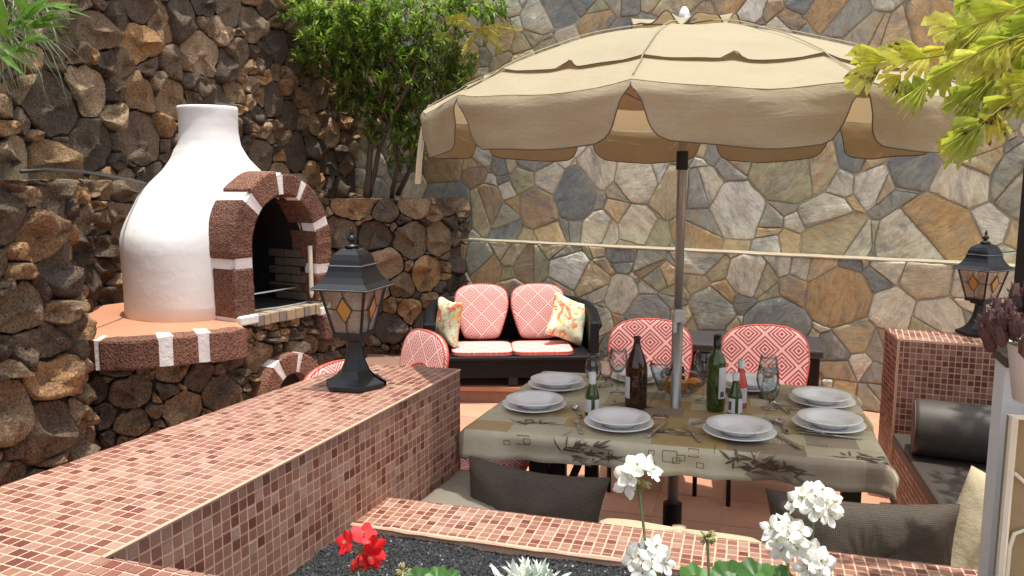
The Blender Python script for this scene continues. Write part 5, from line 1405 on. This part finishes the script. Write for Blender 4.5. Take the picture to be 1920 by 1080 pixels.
mb = MB(); mb.box((pp_.x, pp_.y, zc+.02+.65), (.07, .06, 1.3)); o = mb.build('black_post', M['blackp']); tag(o, 'black upright post at the right edge of the picture', 'post')
o.data.materials[0] = M['chest'] if False else M['blackp']
# ochre glazed panel with cream frame in front of the white wall
pn = thing('cream_framed_panel', 'ochre panel with cream frame and curved cream trim at the bottom right edge', 'panel', (Wp.x+.03, Wp.y-.06, 0))
u_ = Vector((.97, -.24, 0)); o0 = PY(1888, 900, 1.50)
def PP(a, z, d=0): p = o0+u_*a+Vector((-.24, -.97, 0))*d; return Vector((p.x, p.y, z))
mb = MB(); mb.add([PP(0, .3), PP(.5, .3), PP(.5, 1.24), PP(0, 1.24), PP(0, .3, -.03), PP(.5, .3, -.03), PP(.5, 1.24, -.03), PP(0, 1.24, -.03)], [(0, 1, 2, 3), (7, 6, 5, 4), (0, 3, 7, 4), (3, 2, 6, 7)]); mb.build('ochre_field', M['ochre'], pn)
mb = MB(); mb.tube([PP(.0, .3, .008), PP(.0, 1.245, .008), PP(.5, 1.245, .008)], .009, 6); mb.build('frame', M['cream'], pn)
mb = MB(); mb.tube([PP(.012+.0, .45, .008), PP(.012, .98, .008), PP(.018, 1.01, .008), PP(.035, 1.02, .008), PP(.06, 1.0, .008), PP(.09, .9, .008)], .004, 6); mb.tube([PP(.008, 1.135, .008), PP(.03, 1.115, .008), PP(.06, 1.10, .008)], .004, 6); mb.build('trim', M['cream'], pn)
# pot of dusky purple flower spikes
vp = PY(1962, 712, 1.40)
pt = thing('potted_plant', 'dusky purple flower spikes in a white pot on the dark wall cap', 'plant', (vp.x, vp.y, vp.z-.05))
mb = MB(); mb.lathe([(0, -.04), (.05, -.04), (.065, .06), (.072, .065), (.066, .07), (0, .05)], vp, 20); mb.build('pot', M['render'], pt, smooth=2)
rnd = random.Random(8)
for i in range(58):
    a = rnd.uniform(0, 6.28); e = rnd.uniform(.02, .11); top = vp+Vector((cos(a)*e-.005, sin(a)*e*.8, .045+.085*(1-(e/.11)**2)+rnd.uniform(-.02, .02)))
    d = Vector((cos(a)*e*3, sin(a)*e*3, 1)).normalized(); L = rnd.uniform(.03, .045); mb = MB()
    for k in range(16):
        t_ = k/16; r = .0135*sin(pi*min(.97, t_*.8+.15)); b = k*2.4; c = top+d*L*t_
        s1 = Vector((cos(b), sin(b), 0)); mb.add([c, c+s1*r+d*.004, c+s1*r*1.1+d*.010+Vector((-sin(b), cos(b), 0))*.003, c+s1*r*1.1+d*.010-Vector((-sin(b), cos(b), 0))*.003], [(0, 2, 1), (0, 1, 3)])
    mb.tube([top-d*.01, top, top+d*L*.5, top+d*L], [.004, .0115, .012, .005], 6); mb.build('flower_spike', M['purple'], pt)
mb = MB()
for i in range(20): a = rnd.uniform(0, 6.3); mb.tube([vp+Vector((0, 0, .04)), vp+Vector((cos(a)*.04, sin(a)*.04, .10))], .002, 4)
for i in range(60):
    a = rnd.uniform(0, 6.3); e = rnd.uniform(.0, .07); c = vp+Vector((cos(a)*e, sin(a)*e, rnd.uniform(.05, .09))); mb.add([c, c+Vector((cos(a+.5)*.01, sin(a+.5)*.01, .008)), c+Vector((cos(a)*.03, sin(a)*.03, .012)), c+Vector((cos(a-.5)*.01, sin(a-.5)*.01, .008))], [(0, 1, 2, 3)])
mb.build('foliage', M['gerleaf'], pt)

# ================================================================ PLANTS
def leaf(mb, b, d, up, L, W, bend=.2, n=4, mi=0, fold=.15, tipw=.5):
    d = Vector(d).normalized(); s_ = d.cross(Vector(up)); s_ = s_.normalized() if s_.length > 1e-4 else Vector((1, 0, 0)); u = s_.cross(d).normalized()
    vs = []
    for i in range(n+1):
        t_ = i/n; w_ = W*.5*sin(pi*min(.985, t_**tipw*.96+.03)); c = Vector(b)+d*L*t_-u*bend*L*t_*t_
        vs += [c-s_*w_+u*w_*fold, c-u*0, c+s_*w_+u*w_*fold]
    mb.add(vs, [(3*i+k, 3*i+k+1, 3*i+k+4, 3*i+k+3) for i in range(n) for k in (0, 1)], mi)
# tree in the corner behind the low lava wall
tr = thing('leafy_tree', 'bushy green tree growing from the terrace in the corner of the stone walls', 'tree', (-1.35, 7.62, 1.5))
rnd = random.Random(17)
def treept(px, py, Y): return PY(px, py, Y)
stems = [[(688, 372), (692, 300), (700, 235), (722, 160), (735, 60)], [(692, 370), (710, 280), (740, 210), (775, 140), (800, 60)], [(735, 372), (745, 300), (735, 240), (700, 170), (655, 90)], [(745, 365), (790, 270), (830, 180), (862, 60)], [(700, 235), (660, 190), (600, 150)], [(722, 160), (690, 90), (640, 20)]]
for i, st in enumerate(stems):
    Y0 = 7.45+.12*i % .5; pts = [treept(x, y, 7.45+rnd.uniform(-.1, .1)-.1*k) for k, (x, y) in enumerate(st)]
    fine_ = []
    for a, b in zip(pts, pts[1:]):
        for q in range(4): p = a.lerp(b, q/4); fine_.append(p+noise.noise_vector(p*4)*.02)
    fine_.append(pts[-1]); n_ = len(fine_)
    mb = MB(); r0 = (.030, .022, .020, .020, .012, .012)[i]; mb.tube(fine_, [r0*(1-.75*k/n_)+.003 for k in range(n_)], 8); mb.build('trunk' if i < 1 else 'limb', M['bark'], tr, smooth=2)
blobs = [(560, 5, 40), (610, 20, 55), (600, 95, 50), (620, 70, 55), (660, 55, 60), (700, 20, 65), (755, 25, 55), (735, 85, 65), (790, 80, 50), (690, 110, 60), (650, 135, 42), (640, 190, 22), (760, 145, 60), (815, 110, 50),
         (850, 120, 38), (700, 165, 45), (715, 205, 32), (775, 205, 45), (785, 235, 35), (830, 10, 45), (865, 12, 35), (910, 15, 30), (935, 15, 22), (680, 60, 60), (740, 180, 45), (800, 165, 45), (600, 60, 35), (760, 255, 22), (655, 190, 18), (745, 300, 22), (720, 130, 55), (845, 150, 30), (655, 165, 38), (690, 205, 34), (745, 235, 38), (790, 255, 34), (830, 190, 34), (860, 150, 26), (640, 120, 45), (775, 290, 22), (705, 250, 22), (815, 70, 50), (870, 110, 24)]
mb = MB(); nl = 0
tw = MB()
for bx, by, br in blobs:
    for k in range(int(br*br/75)+4):
        a = rnd.uniform(0, 6.28); rr = br*sqrt(rnd.random()); cx_, cy_ = bx+cos(a)*rr, by+sin(a)*rr
        c = PY(cx_, cy_, 7.35+rnd.uniform(-.42, .30)*(br/55)); dirc = Vector((rnd.uniform(-1, 1), rnd.uniform(-1.2, .4), rnd.uniform(-.1, 1.2))).normalized()
        if rnd.random() < .35: tw.tube([c-dirc*.14+Vector((0, .05, -.05)), c-dirc*.04, c], [.0035, .0025, .002], 4)
        for j in range(rnd.randint(9, 15)):
            b_ = c-dirc*rnd.uniform(0, .06); d = (dirc*rnd.uniform(.3, 1.2)+Vector((rnd.uniform(-1, 1), rnd.uniform(-1, 1), rnd.uniform(-.6, .9)))).normalized()
            leaf(mb, b_, d, (0, 0, 1), rnd.uniform(.06, .115), rnd.uniform(.020, .034), rnd.uniform(0, .35), 2); nl += 1
print('tree leaves', nl)
mb.build('crown', M['treeleaf'], tr, smooth=False); tw.build('twigs', M['bark'], tr, kind='stuff')
# fern-like fronds reaching out over the flagstones
fr_ = thing('feathery_branch', 'thin branch with yellow and green feathery fronds in front of the flagstone wall', 'branch', PY(838, 160, 7.2))
mb = MB(); bp_ = [PY(x, y, 7.2) for x, y in ((835, 175), (835, 120), (850, 85), (868, 62), (890, 58), (900, 50), (925, 25), (945, 5))]; mb.tube(bp_, .008, 6); mb.build('stem', M['bark'], fr_, smooth=2)
for (x0_, y0_, x1_, y1_) in ((895, 55, 838, 38), (895, 55, 975, 58), (895, 52, 935, 68), (895, 60, 870, 100), (900, 62, 940, 95), (860, 78, 815, 70), (890, 50, 860, 35)):
    a, b = PY(x0_, y0_, 7.15), PY(x1_, y1_, 7.0); mb = MB(); L = (b-a).length
    for i in range(26):
        t_ = i/26; c = a.lerp(b, t_)+Vector((0, 0, .03*sin(pi*t_)))
        for s_ in (-1, 1):
            d = (b-a).normalized()*.5+Vector((0, rnd.uniform(-.3, .1), s_*.6-.35)); leaf(mb, c, d, (0, -1, .2), .075*(1-.6*abs(t_-.4)), .010, .2, 2)
    mb.tube([a, a.lerp(b, .5)+Vector((0, 0, .03)), b], .003, 4); mb.build('frond', M['frond'], fr_)
# grass and oleander hanging at the top left
gt = thing('trailing_grass', 'clump of grass and broad green leaves hanging over the lava wall at top left', 'plant', PY(-40, 20, 2.9))
mb = MB()
for i in range(420):
    bx, by = rnd.uniform(-120, 60), rnd.uniform(-60, 90); c = PY(bx, by, 2.85+rnd.uniform(-.2, .15)); d = Vector((rnd.uniform(.1, 1), rnd.uniform(-.5, .3), rnd.uniform(-.7, .35)))
    leaf(mb, c, d, (0, 0, 1), rnd.uniform(.12, .27), rnd.uniform(.003, .007), rnd.uniform(.1, .8), 4)
mb.build('grass_blades', M['grassleaf'], gt, kind='stuff')
for (x, y, x2, y2, w_) in ((40, 60, 62, 8, .018), (48, 62, 95, 22, .020), (30, 95, 60, 60, .022), (35, 60, 35, 15, .018), (20, 75, -5, 30, .02), (45, 45, 80, 5, .016), (60, 30, 90, -10, .02), (20, 30, 40, -12, .02), (75, 15, 120, 0, .014), (80, 30, 130, 12, .010), (0, 100, 30, 125, .014), (50, 20, 20, -20, .02), (90, 8, 150, 20, .008), (10, 55, 45, 35, .02), (0, 80, 38, 110, .016), (15, 90, 60, 95, .014), (55, 50, 105, 45, .016), (65, 40, 120, 30, .014), (30, 40, 70, -5, .02), (10, 40, 0, 0, .02), (40, 80, 85, 70, .014)):
    a, b = PY(x, y, 2.45), PY(x2, y2, 2.38+rnd.uniform(-.05, .05)); mb = MB(); leaf(mb, a, b-a, (0, -.8, .5), (b-a).length*1.25, w_*1.5, .12, 6, fold=.2); mb.build('broad_leaf', M['oleander'], gt)
# fishtail palm reaching in at top right
pf = thing('fishtail_palm_branch', 'yellow green fishtail palm leaves reaching over the parasol from the right', 'plant', PY(1990, 60, 2.05))
def ragged(b, d, up, L, W):
    d = Vector(d).normalized(); s_ = d.cross(Vector(up)).normalized(); u = s_.cross(d); n_ = 9; vs = [Vector(b)]; tips = []
    k = rnd.uniform(.25, .5)
    for i in range(n_+1):
        f = i/n_*2-1; an = f*rnd.uniform(.85, 1)*W/L; rr = L*(1-.25*abs(f)+rnd.uniform(-.10, .06))
        vs.append(Vector(b)+(d*cos(an)+s_*sin(an))*rr*.62+u*.012*((i % 2)*2-1)*.5); tips.append(Vector(b)+(d*cos(an)+s_*sin(an))*rr+u*(.008*((i % 2)*2-1)-L*.12))
    fs = [(0, i+1, i+2) for i in range(n_)]; o_ = len(vs); vs += tips
    fs += [(i+1, o_+i, i+2) if i % 2 else (i+1, o_+i, o_+i+1, i+2) for i in range(n_)]
    return vs, fs
stalks = [((2050, 40), (1900, 75), (1790, 100), (1655, 122), 2.0), ((2050, -30), (1920, 10), (1850, 40), (1790, 55), 1.95), ((2060, 80), (1930, 130), (1860, 180), (1800, 250), 2.1), ((2060, 120), (1960, 150), (1880, 200), (1830, 240), 1.9),
          ((2040, 0), (1930, 60), (1850, 90), (1740, 150), 1.85), ((2060, -60), (1950, -20), (1900, 5), (1850, -5), 2.05), ((2060, 60), (1940, 90), (1870, 120), (1780, 135), 2.15), ((2100, 20), (1980, 60), (1900, 110), (1830, 170), 2.0), ((2080, 120), (1960, 150), (1870, 220), (1800, 285), 2.0), ((2050, 20), (1900, 70), (1800, 85), (1690, 105), 2.1)]
nleaf = 0
for st in stalks:
    Y = st[4]; ps = [PY(x, y, Y) for x, y in st[:4]]; cv = []
    for i in range(25):
        t_ = i/24*3; k = min(2, int(t_)); cv.append(ps[k].lerp(ps[k+1], t_-k))
    mb = MB(); mb.tube(cv, [.004*(1-.6*i/24) for i in range(25)], 5); mb.build('stalk', M['frond'], pf)
    for i in range(3, 25):
        for s_ in (-1, 1):
            if rnd.random() < .55 or (i+(s_ > 0)) % 2: continue
            t = (cv[i]-cv[i-1]).normalized(); d = t*rnd.uniform(.3, 1.0)+Vector((rnd.uniform(-.4, .4), s_*rnd.uniform(.0, .35), s_*rnd.uniform(.1, .8)-.25))
            mb = MB(); vs, fs = ragged(cv[i], d, Vector((rnd.uniform(-.5, .5), -.8, .6)), rnd.uniform(.07, .115), rnd.uniform(.045, .08)); mb.add(vs, fs); mb.build('palm_leaflet', M['palmleaf'], pf); nleaf += 1
print('palm leaflets', nleaf)
mb = MB(); a = PY(1700, 145, 2.0); 
for vs, fs in (ragged(a, (-.1, -.2, -1), (0, -1, .1), .085, .07), ragged(PY(1712, 140, 2.0), (.5, -.2, -.9), (0, -1, .1), .075, .06), ragged(PY(1690, 140, 2.0), (-.7, -.2, -.7), (0, -1, .1), .075, .06)): mb.add(vs, fs)
mb.build('palm_leaflet', M['palmleaf'], pf)
# the rest of that palm overhead to the right: it dapples the side bench
cr = thing('overhanging_tree', 'palm crown on a slim trunk overhanging the side bench at the far right', 'tree', (2.9, 3.0, 0))
mb = MB()
for i in range(2600):
    c = Vector((rnd.gauss(2.75, .55), rnd.gauss(3.2, .75), rnd.uniform(2.95, 3.6)))
    if c.x < 2.05+max(0, (c.y-3)*.6): continue
    d = Vector((rnd.uniform(-1, 1), rnd.uniform(-1, 1), rnd.uniform(-.6, .3))); leaf(mb, c, d, (0, 0, 1), rnd.uniform(.08, .16), rnd.uniform(.03, .06), .2, 2)
mb.build('crown', M['palmleaf'], cr); mb = MB(); mb.tube([(2.95, 3.6, 0), (2.9, 3.4, 1.6), (2.8, 3.2, 3.3)], [.07, .055, .03], 10); mb.build('trunk', M['bark'], cr, smooth=2)

# ---------------------------------------------------------------- flowers in the gravel bed
def petal(b, d, nrm, L, W, cup=.25, n=6):
    d = Vector(d).normalized(); nrm = Vector(nrm); s_ = d.cross(nrm).normalized(); u = s_.cross(d).normalized(); vs = []
    for i in range(n+1):
        t_ = i/n; w_ = W*.5*(sin(pi*min(1, (t_*.86+.03)))**.7 if t_ < 1 else .42)*min(1, .25+t_*1.4)
        for k in (-1, -.5, 0, .5, 1):
            c = Vector(b)+d*L*(t_-.06*abs(k)*t_*t_)+s_*w_*k+u*(cup*L*(t_*t_*.5)-.10*L*abs(k)*t_+.05*L*sin(k*5+t_*6)*t_); vs.append(c)
    return vs, [(5*i+k, 5*i+k+1, 5*i+k+6, 5*i+k+5) for i in range(n) for k in range(4)]
def floret(parent, c, nrm, size, mat, buds=True):
    nrm = Vector(nrm).normalized(); a = nrm.cross(Vector((.1, .2, 1))).normalized(); b = nrm.cross(a)
    mb = MB(); ph = rnd.uniform(0, 6.3)
    for k in range(5):
        an = ph+k*2*pi/5+rnd.uniform(-.15, .15); d = a*cos(an)+b*sin(an)+nrm*.25; vs, fs = petal(c, d, nrm, size*rnd.uniform(.85, 1.1), size*rnd.uniform(.62, .80), rnd.uniform(-.1, .3)); mb.add(vs, fs, 0)
    for k in range(6):
        an = k*1.05; mb.tube([c, c+nrm*size*.35+(a*cos(an)+b*sin(an))*size*.1], .0006, 4, 1)
    mb.build('floret', [mat, M['bud']], parent, smooth=True)
def umbel(lab, px, py, Y, base, rad, nfl, size, mat, name='geranium', nbud=10, grp=None, dirs=None):
    c = PY(px, py, Y); root = Vector((c.x+base[0], c.y+base[1], ZG-.01)); t = thing(name, lab, 'flower', root, 0, grp)
    hub = c-Vector((0, 0, rad*.25)); mid = root.lerp(hub, .5)+Vector((.006, 0, 0))
    mb = MB(); mb.tube([root, root.lerp(mid, .5), mid, hub.lerp(mid, .5)+Vector((.002, 0, 0)), hub], [.0034, .003, .0027, .0025, .0028], 8); mb.build('stem', M['gerstem'], t, smooth=2)
    mb = MB(); tips = []
    for k in range(nfl):
        if dirs: d = Vector(dirs[k % len(dirs)])
        else:
            z = 1-1.25*(k+.5)/nfl; an = k*2.4; rr = sqrt(max(0, 1-z*z)); d = Vector((cos(an)*rr, sin(an)*rr-.15, z+.15))
        d.normalize(); tip = hub+d*rad*rnd.uniform(.85, 1.05); tips.append((tip, d)); mb.tube([hub, hub+d*rad*.5+Vector((0, 0, .002)), tip-d*.001], .0010, 5)
    for k in range(nbud):
        d = Vector((rnd.uniform(-1, 1), rnd.uniform(-1, .4), rnd.uniform(-.7, .5))).normalized(); q = hub+d*rad*rnd.uniform(.35, .6); mb.tube([hub, q], .0009, 4)
        mb.tube([q-d*.002, q+d*.003, q+d*.009, q+d*.013], [.001, .003, .0026, .0006], 6)
    mb.build('flower_stalks', M['bud'], t)
    for tip, d in tips: floret(t, tip, d+Vector((0, -.35, .1)), size, mat)
    return t
g_ = 'white geranium heads in the gravel bed'
umbel('white geranium blooms on the tallest bent stem, left of the parasol foot', 1196, 888, 1.42, (.035, -.10), .030, 4, .030, M['petalw'], nbud=16, grp=g_, dirs=[(-.55, -.5, .35), (.75, -.1, .5), (-.1, -.3, .8), (-.7, -.4, -.15)])
umbel('low cluster of white geranium blooms at the bottom centre, below the tall bent stem', 1215, 1050, 1.40, (.01, .0), .038, 9, .026, M['petalw'], nbud=10, grp=g_)
umbel('largest round white geranium head in front of the right charcoal pillow', 1527, 943, 1.40, (-.03, -.02), .037, 12, .026, M['petalw'], nbud=4, grp=g_)
umbel('white geranium cluster left of and below the largest head', 1478, 1003, 1.38, (-.005, -.01), .034, 7, .027, M['petalw'], nbud=14, grp=g_, dirs=[(-.8, -.4, .3), (-.2, -.5, .8), (.3, -.6, .6), (-.5, -.7, -.1), (.1, -.8, .0), (-.9, 0, .6), (.2, .3, .9)])
umbel('lowest right white geranium bloom beside the green buds', 1522, 1050, 1.36, (-.03, -.01), .026, 4, .030, M['petalw'], nbud=10, grp=g_, dirs=[(.2, -.7, .5), (-.5, -.7, .1), (.3, -.8, -.3), (-.1, -.5, .9)])
umbel('red geranium with three open blooms on the left of the gravel bed', 680, 1020, 1.62, (.05, -.14), .036, 4, .032, M['petalr'], nbud=8, dirs=[(.15, -.3, .9), (-.8, -.3, .45), (.7, -.5, .15), (.35, -.6, -.1)])
t_ = umbel('closed red geranium bud cluster hanging beside the red bloom', 668, 1058, 1.60, (.06, -.1), .012, 0, .02, M['petalr'], nbud=3)
for dx in (-.004, .006, .001):
    mb = MB(); c = PY(668, 1060, 1.58)+Vector((dx*1.5, 0, dx)); mb.tube([c+Vector((0, 0, .016)), c+Vector((0, 0, .008)), c+Vector((0, 0, -.004)), c+Vector((0, 0, -.012))], [.002, .006, .007, .001], 8); mb.build('bud', M['redbud'], t_)
umbel('upright green geranium bud stem between the white flowers', 1326, 1003, 1.42, (.005, -.02), .012, 0, .02, M['petalw'], nbud=34)
umbel('small curled green geranium bud near the red flower', 757, 1068, 1.55, (.02, -.05), .014, 0, .02, M['petalw'], nbud=26)
def gleaf(parent, c, nrm, r):
    nrm = Vector(nrm).normalized(); a = nrm.cross(Vector((0, 1, .1))).normalized(); b = nrm.cross(a); vs = [c]; n_ = 42
    for ring in (.33, .66, 1):
        for k in range(n_):
            an = .25+(2*pi-.5)*k/(n_-1); rr = r*ring*(1+(.06*sin(an*7)+.03*sin(an*21))*ring)
            vs.append(c+(a*sin(an)+b*cos(an))*rr+nrm*(.16*r*ring*ring+.07*r*sin(an*7)*ring))
    fs = [(0, 1+k, 2+k) for k in range(n_-1)]+[(1+q*n_+k, 1+(q+1)*n_+k, 2+(q+1)*n_+k, 2+q*n_+k) for q in (0, 1) for k in range(n_-1)]
    mb = MB(); mb.add(vs, fs); mb.tube([c, c-nrm*.02-Vector((0, 0, .06))], .0014, 5); mb.build('leaf', M['gerleaf'], parent, smooth=True)
for (lab, pts) in (('green geranium leaves at the bottom edge below the white flowers', [(1310, 1075, 42), (1365, 1068, 38), (1420, 1066, 44), (1455, 1078, 40), (1290, 1092, 35), (1385, 1092, 45), (1550, 1095, 35), (1235, 1105, 40), (1480, 1100, 40)]),
                   ('green geranium leaves at the bottom edge beside the red flower', [(785, 1072, 30), (820, 1066, 24), (848, 1062, 16), (830, 1090, 34), (770, 1092, 30), (740, 1105, 30)])):
    c0 = PY(pts[0][0], pts[0][1], 1.42); t = thing('geranium_leaves', lab, 'plant', (c0.x, c0.y, ZG-.01))
    for px, py, r in pts:
        c = PY(px, py+20, 1.42+rnd.uniform(-.04, .06)); gleaf(t, c, (rnd.uniform(-.4, .4), rnd.uniform(-.9, -.3), 1), r/1500*1.5)
# silver plant
c0 = PY(992, 1078, 1.50); sp = thing('silver_leaf_plant', 'pale silver grey leafy plant at the bottom of the gravel bed', 'plant', (c0.x, c0.y, ZG-.01))
for i in range(120):
    a = rnd.uniform(0, 6.28); e = rnd.random()**.6; b_ = c0+Vector((cos(a)*.012*e, sin(a)*.012*e, -.035)); b_ += Vector((rnd.gauss(0, .022), rnd.gauss(0, .016), 0)); d = Vector((cos(a)*e*.95, sin(a)*e*.8, 1.05-.55*e)); L = rnd.uniform(.04, .066)
    mb = MB(); leaf(mb, b_, d, (0, 0, 1) if e > .2 else (0, 1, 0), L, rnd.uniform(.009, .014), rnd.uniform(-.1, .3), 5, fold=.35, tipw=1.3)
    if rnd.random() < .5:
        q = b_+d.normalized()*L*.6; leaf(mb, q, d+Vector((rnd.uniform(-.8, .8), rnd.uniform(-.8, .8), .2)), (0, 0, 1), L*.4, .006, .1, 3, tipw=1.2)
    mb.build('leaf', M['silver'], sp, smooth=True)
print('objects', len(bpy.data.objects))
